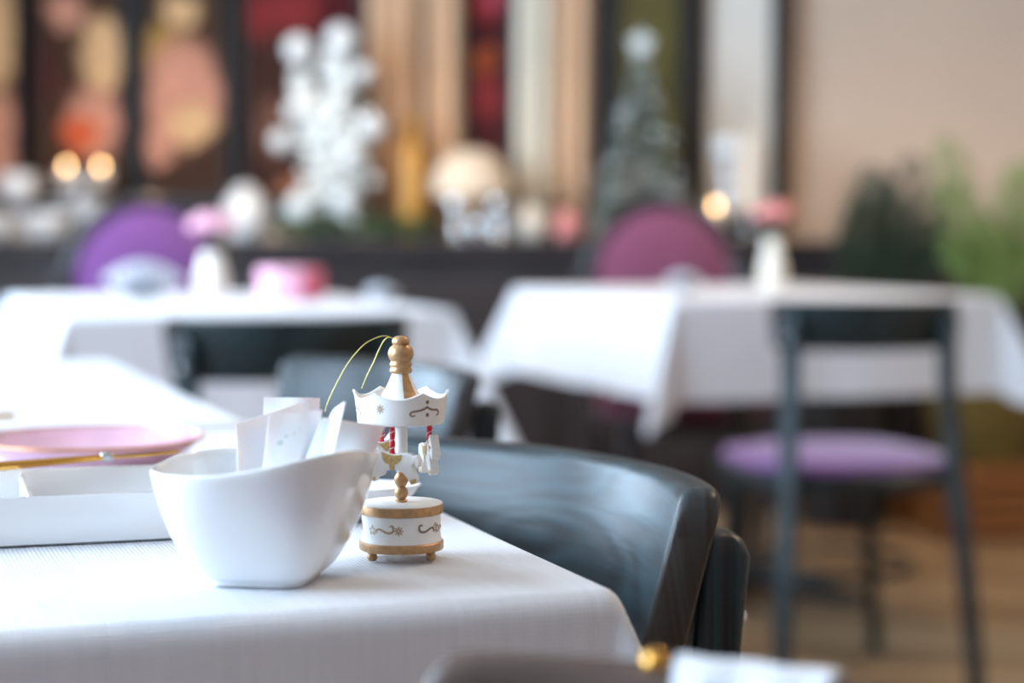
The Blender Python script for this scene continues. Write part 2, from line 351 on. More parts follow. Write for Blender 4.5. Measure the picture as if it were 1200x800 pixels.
# ledge and panelling along the back wall
LZ, LY = 0.868, 5.98
e = empty('back_ledge', ((WX + XR) / 2, LY, 0), 0, 'long dark panelled ledge along the back wall, carrying trees and candles', 'ledge')
W_ = XR - WX
MB().box((0, 0.23, LZ - 0.02), (W_ - 0.02, 0.455, 0.04)).build('ledge_top', M['panel'], e, bevel=0.004)
MB().box((0, 0.25, (LZ - 0.04) / 2), (W_ - 0.02, 0.38, LZ - 0.04)).build('ledge_body', M['panel'], e)
for i in range(9): MB().box((-W_ / 2 + (i + 0.5) * W_ / 9, 0.045, 0.43), (W_ / 9 - 0.08, 0.02, 0.62)).build('panel', M['panel'], e, bevel=0.006)

# things hanging on or standing before the back wall ---------------------------------------------
BY = YB - 0.02
def xw(px, D=BY): return (px - 600) / FPX * D
def zw(py, D=BY): return PD(600, py, D).z
ZT = 2.3
def picture(px0, px1, zb, m, label, fr=0.055, fl_=None, name='floral_panel', cat='panel', group='tall floral panels in black frames on the back wall'):
    x0, x1 = xw(px0), xw(px1); wd, h = x1 - x0, ZT - zb
    e = empty(name, ((x0 + x1) / 2, BY - 0.03, zb), 0, label, cat, group)
    MB().box((0, 0.01, h / 2), (wd, 0.012, h)).build('print', m, e, smooth=False)
    for s in (-1, 1):
        fs_ = fl_ if fl_ and s < 0 else fr
        MB().box((s * (wd / 2 + fs_ / 2 - 0.005), 0, h / 2), (fs_, 0.045, h + 2 * fr)).build('frame_side', M['frame'], e, smooth=False)
    for z in (-fr / 2, h + fr / 2): MB().box((0, 0, z), (wd - 0.01, 0.045, fr)).build('frame_rail', M['frame'], e, smooth=False)
    return e
pe, ro, dk, ol, rd = srgb(244, 196, 144), srgb(226, 160, 134), srgb(70, 46, 34), srgb(180, 138, 70), srgb(226, 104, 62)
dr = srgb(150, 52, 52)
ZB = 1.02
def pl(px0, px1, lst):
    xc = (xw(px0) + xw(px1)) / 2
    return [(xw(px) - xc, zw(py) - ZB, r1 * BY / FPX, r2 * BY / FPX, c) for px, py, r1, r2, c in lst]
picture(-85, 28, ZB, print_mat('rose_print_peach', srgb(96, 62, 46), pl(-85, 28, [(0, 40, 30, 70, pe), (5, 150, 26, 40, ro), (-50, 90, 36, 60, pe), (8, 200, 20, 22, ro)])), 'leftmost floral panel, peach blooms cut by the picture edge')
picture(46, 150, ZB, print_mat('rose_print_orange', dk, pl(46, 150, [(85, 15, 26, 24, ro), (125, 65, 28, 48, pe), (112, 145, 34, 42, ro), (98, 158, 24, 22, rd), (60, 90, 18, 40, srgb(84, 46, 40))])), 'floral panel with a red orange bloom, second from the left')
picture(172, 268, ZB, print_mat('rose_print_blush', srgb(66, 44, 32), pl(172, 268, [(216, 15, 26, 22, pe), (195, 60, 30, 30, ol), (218, 110, 46, 66, ro), (228, 148, 30, 26, pe), (190, 170, 20, 26, ro)])), 'floral panel with one large blush rose, third from the left')
picture(290, 424, ZB, print_mat('rose_print_red', srgb(62, 36, 30), pl(290, 424, [(300, 20, 30, 28, dr), (350, 10, 34, 34, dr), (400, 20, 26, 40, srgb(92, 28, 34)), (325, 150, 24, 40, srgb(120, 84, 68)), (345, 225, 26, 18, srgb(170, 110, 80))])), 'floral panel with dark red blooms behind the white flocked tree')
picture(548, 594, ZB + 0.04, print_mat('red_bloom_print', srgb(74, 26, 28), pl(548, 594, [(570, 20, 24, 22, srgb(160, 44, 40)), (580, 12, 12, 14, srgb(190, 80, 96)), (568, 85, 14, 20, srgb(170, 80, 40)), (570, 130, 20, 26, dr)])), 'narrow dark red panel between two curtains', 0.05, group=None)
picture(720, 794, ZB - 0.04, M['olive_pane'], 'olive panel in a wide black frame behind the frosted tree', 0.058, 0.075, name='olive_panel', group=None)
picture(824, 902, ZB - 0.06, mat('pale_art', srgb(234, 226, 214), 0.7, noise=0.06, scale=4), 'pale panel in a black frame beside the bare beige wall', 0.062, 0.024, name='pale_panel', group=None)
def curtain(px0, px1, m, label, zb=0.9, folds=4, D=BY - 0.085):
    x0, x1 = xw(px0, D), xw(px1, D); wd = x1 - x0
    fn = lambda i, j: (-wd / 2 + wd * i / 48, 0.014 * math.cos(2 * math.pi * folds * i / 48 + 0.4 * math.sin(j)), 0.0 + (ZT + 0.1 - zb) * j / 8)
    o = MB().grid(fn, 49, 9).build('curtain', m); o.location = ((x0 + x1) / 2, D, zb)
    sm = o.modifiers.new('thick', 'SOLIDIFY'); sm.thickness = 0.004
    return tag(o, label, 'curtain', 'curtains along the back wall')
curtain(432, 490, M['tan'], 'tan curtain just right of the white flocked tree', folds=3)
curtain(500, 540, M['tan'], 'narrow tan curtain left of the dark red panel', folds=2)
curtain(604, 646, M['cream'], 'cream curtain right of the dark red panel', folds=2)
curtain(650, 692, M['tan'], 'tan curtain left of the frosted tree', folds=2)

# ------------------------------------------------------------------ tables and cloths
def table(corner, wd, dp, over, label_t, label_c, ph=0.0):
    # corner = the top corner nearest the viewer, wd along E1 (sign tells the side), dp along E2
    A = Vector((corner[0], corner[1], 0)); org = A if wd > 0 else A + E1 * wd; wd = abs(wd)
    t = empty('dining_table', org + E1 * wd / 2 + E2 * dp / 2, DIR, label_t, 'table', 'dining tables')
    MB().box((0, 0, TZ - 0.018), (wd - 0.012, dp - 0.012, 0.03)).build('table_top', M['lacquer'], t, bevel=0.003)
    MB().lathe([(0.06, 0.03), (0.032, 0.05), (0.032, TZ - 0.06), (0.06, TZ - 0.034)], 20).build('column', M['iron'], t)
    for k in range(4):
        a = k * math.pi / 2 + math.pi / 4
        MB().tube([(0.03 * math.cos(a), 0.03 * math.sin(a), 0.05), (0.31 * math.cos(a), 0.31 * math.sin(a), 0.016)], 1, sq=(0.05, 0.03)).build('foot', M['iron'], t, bevel=0.004)
    # cloth
    n_in = 14; n_ov = 26; r0 = 0.011
    def axis(L_):
        a = [-over + over * (1 - (1 - i / n_ov) ** 1.0) for i in range(n_ov)]
        return a + [L_ * i / n_in for i in range(n_in + 1)] + [L_ + over * (i + 1) / n_ov for i in range(n_ov)]
    # finer rings right at the rim
    def ref(L_):
        s = set(axis(L_))
        for q in (0.002, 0.004, 0.006, 0.009, 0.012, 0.015, 0.018, 0.024): s.add(-q); s.add(L_ + q)
        return sorted(s)
    U, V = ref(wd), ref(dp)
    rnd = random.Random(int(abs(corner[0]) * 1000) + 5)
    p1, p2 = rnd.uniform(0, 6), rnd.uniform(0, 6)
    def prof(r):
        if r < r0 * math.pi / 2:
            q = r / r0; return r0 * math.sin(q), r0 * (1 - math.cos(q))
        return r0 + 0.025 * (r - r0 * 1.57), r0 + (r - r0 * 1.57) * 0.998
    def fn(i, j):
        u, v = U[i], V[j]
        a = -u if u < 0 else (u - wd if u > wd else 0); sa = -1 if u < 0 else 1
        b = -v if v < 0 else (v - dp if v > dp else 0); sb = -1 if v < 0 else 1
        x, y = min(max(u, 0), wd), min(max(v, 0), dp)
        if a == 0 and b == 0: return (x - wd / 2, y - dp / 2, TZ)
        if a > 0 and b > 0:
            r = math.hypot(a, b); ph_ = math.atan2(b, a)
            o, z = prof(r); bul = math.exp(-((ph_ - math.pi / 4) / R(19)) ** 2) - math.exp(-(R(45) / R(19)) ** 2)
            ex = max(0, r - 0.012) * 0.46 * bul
            o2 = o + ex; z = math.sqrt(max(z * z - ex * ex, (0.5 * z) ** 2))
            return (x - wd / 2 + sa * o2 * math.cos(ph_), y - dp / 2 + sb * o2 * math.sin(ph_), TZ - z)
        r = a or b; o, z = prof(r); L_ = dp if a else wd; t_ = (v if a else u) / L_
        env = math.sin(math.pi * min(max(t_, 0), 1)) * r
        o += env * (0.05 * math.sin(2 * math.pi * 2.2 * t_ + p1) + 0.03 * math.sin(2 * math.pi * 4.7 * t_ + p2) - 0.01)
        if a: return (x - wd / 2 + sa * o, y - dp / 2, TZ - z)
        return (x - wd / 2, y - dp / 2 + sb * o, TZ - z)
    mb = MB().grid(fn, len(U), len(V)); mb.uv = [(U[i], V[j]) for i in range(len(U)) for j in range(len(V))]
    c = mb.build('tablecloth', M['cloth'], angle=80); c.location = t.location; c.rotation_euler = t.rotation_euler
    tag(c, label_c, 'tablecloth', 'white linen tablecloths')
    return t
table((0.035, 0.772), -0.80, 0.655, 0.25, 'near dining table under the bowl and the toy carousel', 'white woven linen cloth under the bowl and the toy carousel')
c2 = Vector((0.035, 0.772, 0)) + E2 * 0.725
table((c2.x, c2.y), -0.80, 0.74, 0.25, 'dining table just beyond the near one on the left', 'white linen cloth of the middle left table, just beyond the pink plate')
table((-0.773, 3.27), 0.70, 1.12, 0.25, 'far left dining table with the pink box on it', 'white linen cloth of the far left table, with flower and pink box')
table((0.345, 4.0), 0.81, 0.97, 0.225, 'far right dining table before the plum backed chair', 'white linen cloth of the far right table, its corners hanging in points')

# ------------------------------------------------------------------ bentwood chairs (origin on the floor below the centre of the back's curve, facing +Y)
def make_chair(label, pad, HA=R(38.5)):
    e = empty('bentwood_chair', (0, 0, 0), 0, label, 'chair', 'dark bentwood chairs')
    RT, ZT_, HT, TH = 0.27, 0.771, 0.095, 0.021
    # backrest: thick curved board, its outline rounded at the ends, leaning outwards
    nu, nv = 41, 10
    prof = []                                     # closed outline round the section, (radial offset, height)
    def sec(hh):
        pts = []; rr = 0.006
        for cx_, cz_, a0 in ((TH / 2 - rr, hh / 2 - rr, 0), (-TH / 2 + rr, hh / 2 - rr, 90), (-TH / 2 + rr, -hh / 2 + rr, 180), (TH / 2 - rr, -hh / 2 + rr, 270)):
            for q in range(4): pts.append((cx_ + rr * math.cos(R(a0 + 30 * q)), cz_ + rr * math.sin(R(a0 + 30 * q))))
        return pts
    mb = MB(); uvs = []
    n = 16
    ts = [-1, -0.997, -0.988, -0.97, -0.94] + [-0.9 + 1.8 * i / 36 for i in range(37)] + [0.94, 0.97, 0.988, 0.997, 1]
    rings = []
    for t in ts:
        k = min(1, (1 - abs(t)) / 0.075); k = math.sqrt(max(0, 1 - (1 - k) ** 2))     # rounded ends
        hh = HT * (0.70 + 0.30 * k); S = sec(hh); th = 0.80 + 0.20 * min(1, (1 - abs(t)) / 0.012)
        for ro_, zz in S:
            z = ZT_ - HT / 2 - (1 - k) * 0.006 + zz
            an = -math.pi / 2 + t * HA
            rad = RT - 0.006 + ro_ * th - (ZT_ - z) * 0.25
            mb.v.append((rad * math.cos(an), rad * math.sin(an), z)); uvs.append((t * HA * RT, zz + ro_ * 2))
    for i in range(len(ts) - 1):
        for q in range(n): mb.f.append((i * n + q, i * n + (q + 1) % n, (i + 1) * n + (q + 1) % n, (i + 1) * n + q)); mb.m.append(0)
    mb.f.append(tuple(range(n))); mb.f.append(tuple((len(ts) - 1) * n + q for q in range(n))); mb.m += [0, 0]
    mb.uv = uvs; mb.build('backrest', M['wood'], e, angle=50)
    def leg(pts, name='leg', sq=(0.027, 0.024), up=(0, 0, 1)):
        m = MB(); m.tube(pts, 1, sq=sq, up=up); m.uv = [(v[2] * 0.22, v[0] + v[1]) for v in m.v]
        return m.build(name, M['wood'], e, bevel=0.006, seg=3)
    for s in (-1, 1):
        an = -math.pi / 2 + s * (HA - R(9.5))
        ca, sa = math.cos(an), math.sin(an)
        rt = RT - 0.006 + TH / 2 + 0.0135 - 0.036 * 0.25; top = ZT_ - 0.036
        ra = lambda z: rt + (top - z) * 0.006
        b0 = Vector((rt * ca, rt * sa, 0)); b1 = b0 + Vector((s * 0.034, -0.075, 0))
        pts = []
        for z, q in ((top, 0), (top - 0.03, 0.006), (top - 0.06, 0.012), (0.62, 0.017), (0.45, 0.014), (0.30, 0.007), (0.15, 0.002), (0.0, 0)):
            pts.append(b0.lerp(b1, 1 - z / top) + Vector((-q * ca, -q * sa, z)))
        # rounded top
        m = MB(); P = [Vector(p) for p in pts]
        d = (P[0] - P[1]).normalized()
        P = [P[0] + d * 0.011, P[0] + d * 0.008] + P
        rr = [0.35, 0.72, 1, 1, 1, 1, 1, 1, 0.95, 0.85]
        tang = Vector((-sa, ca, 0))
        m.tube(P, rr[:len(P)], sq=(0.034, 0.025), up=(ca, sa, 0)); m.uv = [(v[2] * 0.22, v[0] + v[1]) for v in m.v]
        l = m.build('leg', M['wood'], e, bevel=0.007, seg=3)
        sc = MB().sphere((0, 0, 0), 0.0065, 12, 8, (1, 1, 1)).build('screw', M['steel'], l)
        sc.location = ((ra(0.70) + 0.006) * ca, (ra(0.70) + 0.006) * sa - 0.003, 0.70)
        leg([(s * 0.135, 0.16, 0.435), (s * 0.15, 0.18, 0.25), (s * 0.185, 0.235, 0.0)])
    def cushion(r, prof, cy=-0.03, n=3.0):
        def fn(i, j):
            an = 2 * math.pi * i / 48; c, q = math.cos(an), math.sin(an); k = (abs(c) ** n + abs(q) ** n) ** (-1 / n)
            return (r * prof[j][0] * k * c, cy + r * prof[j][0] * k * q, prof[j][1])
        return MB().grid(fn, 48, len(prof), cu=True)
    m = cushion(0.222, [(0.01, 0.415), (0.97, 0.415), (1, 0.42), (1, 0.442), (0.97, 0.447), (0.01, 0.447)]); m.uv = [(v[0] * 0.6, v[1]) for v in m.v]
    m.build('seat_frame', M['wood'], e)
    cushion(0.208, [(0.01, 0.4472), (0.97, 0.4472), (1, 0.452), (0.98, 0.463), (0.75, 0.474), (0.4, 0.478), (0.01, 0.479)]).build('seat_pad', pad, e)
    MB().tube([(0.165 * math.cos(i * math.pi / 16), 0.01 + 0.165 * math.sin(i * math.pi / 16), 0.24) for i in range(33)], 0.009, 8).build('stretcher', M['wood'], e)
    return e
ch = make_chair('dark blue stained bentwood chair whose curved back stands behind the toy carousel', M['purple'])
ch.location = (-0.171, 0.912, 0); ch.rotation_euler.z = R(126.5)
def more_chair(c, rz, label):
    o = copy_tree(ch); o.location = (c[0], c[1], 0); o.rotation_euler = (0, 0, R(rz)); o['label'] = label; return o
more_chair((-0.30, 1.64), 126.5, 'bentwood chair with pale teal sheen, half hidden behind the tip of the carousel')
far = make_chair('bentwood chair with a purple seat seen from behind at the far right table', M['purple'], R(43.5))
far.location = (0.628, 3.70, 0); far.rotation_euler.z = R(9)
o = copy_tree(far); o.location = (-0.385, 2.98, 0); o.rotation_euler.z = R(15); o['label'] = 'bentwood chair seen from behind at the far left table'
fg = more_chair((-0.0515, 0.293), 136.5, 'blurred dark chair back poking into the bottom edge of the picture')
walnut = mat('walnut_stain', srgb(74, 56, 48), 0.45, noise=0.3, scale=30, stretch=(1, 1, 6))
for q in fg.children_recursive:
    if q.type == 'MESH' and q.data.materials[0] == M['wood']:
        q.material_slots[0].link = 'OBJECT'; q.material_slots[0].material = walnut

# medallion chairs behind the far tables
def medallion(x, y, rz, m, label):
    e = empty('medallion_chair', (x, y, 0), rz, label, 'chair', 'round backed upholstered chairs')
    # faces -Y locally; round back at local y = +0.2
    T = Matrix.Translation((0, 0.21, 0.755)) @ Matrix.Rotation(R(-8), 4, 'X')
    def tr(mb): mb.v = [tuple(T @ Vector(v)) for v in mb.v]; return mb
    rx, rz_ = 0.215, 0.225
    ring = MB(); ring.grid(lambda i, j: ((rx + 0.022 * math.cos(2 * math.pi * j / 10)) * math.cos(2 * math.pi * i / 48), 0.02 * math.sin(2 * math.pi * j / 10), (rz_ + 0.022 * math.cos(2 * math.pi * j / 10)) * math.sin(2 * math.pi * i / 48)), 48, 10, True, True)
    tr(ring).build('back_frame', M['lacquer'], e)
    pad = MB(); pad.grid(lambda i, j: (rx * j / 8 * math.cos(2 * math.pi * i / 40), (-0.045 * (1 - (j / 8) ** 3)) , rz_ * j / 8 * math.sin(2 * math.pi * i / 40)), 40, 9, True)
    pad.grid(lambda i, j: (rx * j / 8 * math.cos(2 * math.pi * i / 40), 0.012, rz_ * j / 8 * math.sin(2 * math.pi * i / 40)), 40, 9, True)
    tr(pad).build('back_pad', m, e)
    MB().lathe([(0.001, 0.41), (0.23, 0.41), (0.235, 0.44), (0.225, 0.475), (0.15, 0.495), (0.001, 0.5)], 36, (0, -0.02, 0)).build('seat', m, e)
    MB().lathe([(0.001, 0.375), (0.228, 0.375), (0.236, 0.39), (0.228, 0.4095), (0.001, 0.4095)], 36, (0, -0.02, 0)).build('seat_frame', M['lacquer'], e)
    for s in (-1, 1):
        MB().tube([(s * 0.235, 0.20, 0.80), (s * 0.225, 0.19, 0.66), (s * 0.19, 0.17, 0.42), (s * 0.2, 0.24, 0)], [0.6, 1, 1, 0.8], sq=(0.045, 0.035)).build('leg', M['lacquer'], e, bevel=0.006)
        MB().tube([(s * 0.17, -0.17, 0.38), (s * 0.18, -0.2, 0)], [1.1, 0.6], sq=(0.045, 0.045)).build('leg', M['lacquer'], e, bevel=0.006)
p = PD(197, 300, 5.15); medallion(p.x, p.y - 0.21, R(14), M['purple'], 'purple upholstered round backed chair behind the far left table')
p = PD(790, 300, 5.3); medallion(p.x, p.y - 0.21, R(8), M['plum'], 'plum upholstered round backed chair behind the far right table')

# ------------------------------------------------------------------ the square bowl with sachets
BC = Vector((-0.1035, 0.786, TZ + 0.0006))
def bowl():
    N = 96
    def sq(an, n): return (abs(math.cos(an)) ** n + abs(math.sin(an)) ** n) ** (-1 / n)
    def rim(an):
        z = 0.0475
        for k, amp in ((-36, 0.0095), (50, 0.004), (135, 0.002), (225, 0.000)):
            d = (math.degrees(an) - k + 180) % 360 - 180
            z += amp * math.exp(-(d / 44) ** 2)
        return z
    def outer(t): return 0.0205 + 0.0255 * (t ** 0.60)
    rows = []
    rows.append(lambda an: (0.0001 * sq(an, 4), 0.0018))
    rows.append(lambda an: (0.0175 * sq(an, 5), 0.0018))
    rows.append(lambda an: (0.0188 * sq(an, 5), 0.0))
    rows.append(lambda an: (0.0202 * sq(an, 5), 0.0002))
    for q in range(0, 22):
        t = (q / 21) ** 1.5
        rows.append(lambda an, t=t: (outer(t) * sq(an, 5 - 2.4 * t), 0.0018 + (rim(an) - 0.0018) * t))
    rows.append(lambda an: (0.0456 * sq(an, 2.6), rim(an) + 0.0008))
    rows.append(lambda an: (0.0448 * sq(an, 2.6), rim(an) + 0.0009))
    rows.append(lambda an: (0.0440 * sq(an, 2.6), rim(an) + 0.0003))
    for q in range(1, 16):
        t = 1 - q / 15
        rows.append(lambda an, t=t: (max(0.0001, (outer(t) - 0.0026) * min(1, t * 4 + 0.0)) * sq(an, 4 - 1.4 * t) , 0.0065 + (rim(an) - 0.0065) * t ** 1.0))
    def fn(i, j):
        an = 2 * math.pi * i / N; r, z = rows[j](an); return (r * math.cos(an), r * math.sin(an), z)
    o = MB().grid(fn, N, len(rows), cu=True).build('square_bowl', M['porcelain'], angle=70)
    o.location = BC; o.rotation_euler = (0, 0, R(-9))
    return tag(o, 'glossy white square porcelain bowl with raised corner holding paper sachets', 'bowl')
bowl()
def sachet(tl, tr, bl, label, bulge=0.0016):
    tl, tr, bl = Vector(tl), Vector(tr), Vector(bl); n = 13
    du, dv = tr - tl, bl - tl; nn = du.cross(dv).normalized()
    mb = MB(); uvs = []
    def side(s):
        def fn(i, j):
            u, v = i / (n - 1), j / (n - 1)
            k = (1 - (2 * u - 1) ** 4) * (1 - max(0, (abs(2 * v - 1) - 0.0)) ** 4)
            wob = 0.0006 * math.sin(7 * u + 3 * v) + 0.0022 * (u - 0.5) ** 2
            uvs.append((u * du.length + tl.x, v * dv.length + tl.z))
            return du * (u - 0.5) + dv * (v - 1) + nn * (s * (0.0002 + bulge * k) + wob)
        mb.grid(fn, n, n)
    side(1); side(-1)
    b = []                                                  # close the rim
    idx = lambda i, j: i * n + j
    rimp = [idx(i, 0) for i in range(n)] + [idx(n - 1, j) for j in range(1, n)] + [idx(i, n - 1) for i in range(n - 2, -1, -1)] + [idx(0, j) for j in range(n - 2, 0, -1)]
    for a in range(len(rimp)):
        p, q = rimp[a], rimp[(a + 1) % len(rimp)]; mb.f.append((p, q, q + n * n, p + n * n)); mb.m.append(0)
    mb.uv = uvs; o = mb.build('paper_sachet', M['paper'], angle=60)
    o.location = (tl + tr) / 2 + dv
    return tag(o, label, 'sachet', 'paper sachets standing in the white bowl')
zb = TZ + 0.012
sachet(PD(309, 465, 0.806), PD(375, 466, 0.809), (-0.108, 0.798, zb), 'rearmost white sachet standing upright and tallest in the bowl')
sachet(PD(277, 496, 0.786), PD(357, 470, 0.800), (-0.1135, 0.782, zb), 'white sachet leaning left in the bowl, nearest its low rim')
sachet(PD(316, 487, 0.779), PD(378, 480, 0.786), (-0.108, 0.771, zb), 'white sachet in the middle of the bowl, before the others')
sachet(PD(376, 499, 0.796), PD(402, 470, 0.775), (-0.0935, 0.790, zb), 'white sachet seen edge on, rising to a thin point beside the carousel crown')
sachet(PD(378, 489, 0.779), PD(452, 499, 0.785), PD(346, 566, 0.776), 'white sachet leaning right in the bowl, over its raised corner')

# ------------------------------------------------------------------ the toy carousel
CC = PZ(470.5, 655, TZ); CC.z = TZ + 0.0006
mm = 0.001
car = empty('toy_carousel', CC, 0, 'small white and gold wooden toy carousel ornament with hanging horses', 'ornament')
FACE = math.atan2(-CC.y, -CC.x)
def on_cyl(rfn, path, width, th0=0.0, close=False):
    """thin painted line lying on a round wall: path = (arc mm right of the front, z mm)"""
    mb = MB(); pts = [Vector((a, b, 0)) for a, b in path]; n = len(pts); L_ = []
    for i in range(n):
        t = (pts[(i + 1) % n if close else min(i + 1, n - 1)] - pts[i - 1 if close else max(i - 1, 0)]).normalized(); nn = Vector((-t.y, t.x, 0)) * width / 2
        w_ = 1 if close else 0.45 + 0.55 * math.sin(math.pi * (0.1 + 0.8 * i / max(1, n - 1)))
        L_.append((pts[i] + nn * w_, pts[i] - nn * w_))
    for a, b in ((0, 0),):
        vs = []
        for p, q in L_:
            for pt in (p, q):
                for hgt in (-0.1, 0.12):
                    r = rfn(pt.y) + hgt; an = FACE + th0 + pt.x / rfn(pt.y)
                    vs.append((r * mm * math.cos(an), r * mm * math.sin(an), pt.y * mm))
        fs = []
        m_ = n if close else n - 1
        for i in range(m_):
            k = (i + 1) % n
            fs += [(4 * i + 1, 4 * i + 3, 4 * k + 3, 4 * k + 1), (4 * i, 4 * i + 1, 4 * k + 1, 4 * k), (4 * i + 2, 4 * i + 3, 4 * k + 3, 4 * k + 2)]
        mb.add(vs, fs)
    return mb
def bez(p, n=14):
    out = []
    for k in range(0, len(p) - 3, 3):
        for i in range(n + 1):
            t = i / n; a = (1 - t) ** 3; b = 3 * t * (1 - t) ** 2; c = 3 * t * t * (1 - t); d = t ** 3
            out.append((a * p[k][0] + b * p[k + 1][0] + c * p[k + 2][0] + d * p[k + 3][0], a * p[k][1] + b * p[k + 1][1] + c * p[k + 2][1] + d * p[k + 3][1]))
    return out
def joined(lst):
    m = MB()
    for q in lst: m.add(q.v, q.f)
    return m
# base
base = MB().lathe([(0.1 * mm, 8.2 * mm), (18.3 * mm, 8.2 * mm), (17.9 * mm, 9.2 * mm), (17.6 * mm, 12 * mm), (17.7 * mm, 20.5 * mm), (17.7 * mm, 21 * mm)], 72).build('base_drum', M['paint'], car)
MB().lathe([(0.1 * mm, 4.4 * mm), (18.6 * mm, 4.4 * mm), (19 * mm, 4.9 * mm), (19 * mm, 7.9 * mm), (18.5 * mm, 8.4 * mm), (17.0 * mm, 8.6 * mm)], 72).build('lower_band', M['gold'], car)
MB().lathe([(17.4 * mm, 20.6 * mm), (18.5 * mm, 20.6 * mm), (18.9 * mm, 21 * mm), (18.9 * mm, 24.4 * mm), (18.6 * mm, 24.8 * mm), (17.5 * mm, 24.9 * mm)], 72).build('upper_band', M['gold'], car)
MB().lathe([(18.55 * mm, 24.3 * mm), (18.5 * mm, 25.1 * mm), (18.2 * mm, 25.3 * mm), (0.1 * mm, 25.3 * mm)], 72).build('platform', M['paint'], car)
for a in (30, 150, 270, 210, 330, 90)[:0] + (-30, -150, 30, 150):
    q = FACE + R(90 + a)
    MB().lathe([(0.8 * mm, 0), (1.7 * mm, 0.3 * mm), (2.3 * mm, 1.4 * mm), (2.3 * mm, 2.4 * mm), (1.9 * mm, 3.4 * mm), (2.3 * mm, 3.9 * mm), (2.3 * mm, 4.5 * mm)], 20, (15 * mm * math.cos(q), 15 * mm * math.sin(q), 0)).build('foot', M['gold'], car)
bl = lambda z: 17.65
def star(cx, cz, r, pts=8, w=0.5):
    return [on_cyl(bl, [(cx + 0.35 * math.cos(2 * math.pi * k / pts), cz + 0.35 * math.sin(2 * math.pi * k / pts)), (cx + r * 0.6 * math.cos(2 * math.pi * k / pts), cz + r * 0.6 * math.sin(2 * math.pi * k / pts)), (cx + r * math.cos(2 * math.pi * k / pts), cz + r * math.sin(2 * math.pi * k / pts))], w) for k in range(pts)]
def outline_star(cx, cz, r, w=0.4):
    p = []
    for k in range(10):
        rr = r if k % 2 == 0 else r * 0.45; p.append((cx + rr * math.cos(R(90 + 36 * k)), cz + rr * math.sin(R(90 + 36 * k))))
    return [on_cyl(bl, p, w, close=True)]
swash = lambda x0, f: on_cyl(bl, [(x0 + f * a, b) for a, b in bez([(-4.6, 13.6), (-3.6, 16.6), (-1.8, 15.0), (0, 14.3), (2.2, 13.2), (4.6, 14.0), (4.0, 16.4), (3.8, 17.2), (2.8, 17.2), (2.4, 16.6)])], 0.95)
for k, th in enumerate((0, 110, 220)):                      # the same ornament three times round the drum
    of = R(th) * 17.65
    joined(star(-1.2 + of, 14.8, 2.2, w=0.65)).build('snowflake_print', M['print_gold'], base)
    joined([swash(-7.6 + of, 1)]).build('swash_print', M['print_gold'], base)
    joined([swash(12.2 + of, -1)]).build('swash_print', M['print'], base)
    joined(outline_star(-14.2 + of, 14.6, 2.2)).build('star_print', M['print_gold'], base)
    joined(outline_star(17.8 + of, 15.2, 2.2)).build('star_print', M['print'], base)
# turned column
MB().lathe([(0.1 * mm, 25.2 * mm), (2.6 * mm, 25.3 * mm), (2.7 * mm, 26.2 * mm), (1.9 * mm, 26.8 * mm), (2.6 * mm, 27.6 * mm), (3.1 * mm, 29.2 * mm), (2.9 * mm, 30.9 * mm), (1.8 * mm, 32.2 * mm), (2.6 * mm, 33.2 * mm), (3.2 * mm, 35 * mm), (2.9 * mm, 36.8 * mm), (2.0 * mm, 38.2 * mm), (1.9 * mm, 39 * mm)], 28).build('gold_beads', M['gold'], car)
MB().lathe([(1.7 * mm, 38.6 * mm), (2.2 * mm, 39.4 * mm), (2.9 * mm, 41 * mm), (2.9 * mm, 63 * mm)], 28).build('column', M['paint'], car)
# crown with a scalloped rim
ZC0, ZC1 = 61.0, 72.8
def scal(an): return 3.0 * (1 - abs(math.sin(3 * (an)))) ** 1.15
def crown_fn(i, j, N=144):
    an = 2 * math.pi * i / N; s = scal(an)
    zt = ZC1 + s
    R_ = lambda z: 19.3 + (z - ZC0) / (ZC1 - ZC0) * 1.3 + 0.9 * max(0, (z - ZC1) / 3.6)
    outer = [(ZC0, 0.2), (ZC0 + 0.3, 0)] + [(ZC0 + 0.3 + (zt - ZC0 - 0.3) * q / 10, 0) for q in range(1, 11)]
    prof = [(17.2, ZC0)] + [(R_(z) - d, z) for z, d in outer] + [(R_(zt) - 0.6, zt + 0.25), (R_(zt) - 1.3, zt)] + [(R_(zt + (ZC1 - 6 - zt) * q / 5) - 1.6, zt + (ZC1 - 6 - zt) * q / 5) for q in range(1, 6)] + [(2, ZC1 - 6)]
    r, z = prof[j]; return (r * mm * math.cos(an), r * mm * math.sin(an), z * mm)
crown = MB().grid(crown_fn, 144, 21, cu=True).build('crown', M['paint'], car, angle=55)
MB().lathe([(0.1 * mm, ZC0 * mm), (17.4 * mm, ZC0 * mm), (17.4 * mm, (ZC0 + 1) * mm), (0.1 * mm, (ZC0 + 1) * mm)], 48).build('crown_floor', M['paint'], car)
cr_ = lambda z: 19.3 + (z - ZC0) / (ZC1 - ZC0) * 1.3
for th in (0, 120, 240):
    of = R(th) * 20
    joined([on_cyl(cr_, [(x + of, z) for x, z in bez([(6.4, 66.0), (4.2, 64.9), (3.2, 66.9), (5.0, 67.6), (7.2, 68.0), (9.6, 67.8), (12.2, 69.5), (14.6, 67.6), (16.8, 68.2), (18.2, 67.9), (20.0, 67.0), (19.4, 65.4), (17.6, 65.6)])], 0.9)]).build('swash_print', M['print'], crown)
    joined([on_cyl(cr_, [(12.3 + of + 0.35 * math.cos(a * 0.7), z + 0.45 * math.sin(a * 0.7)) for a in range(9)], 0.95, close=True) for z in (66.0, 71.6)]).build('dot_print', M['print'], crown)
    bl2 = bl; bl = cr_
    joined(star(-9.5 + of, 68.8, 2.1, w=0.5)).build('snowflake_print', M['print_gold'], crown)
    bl = bl2
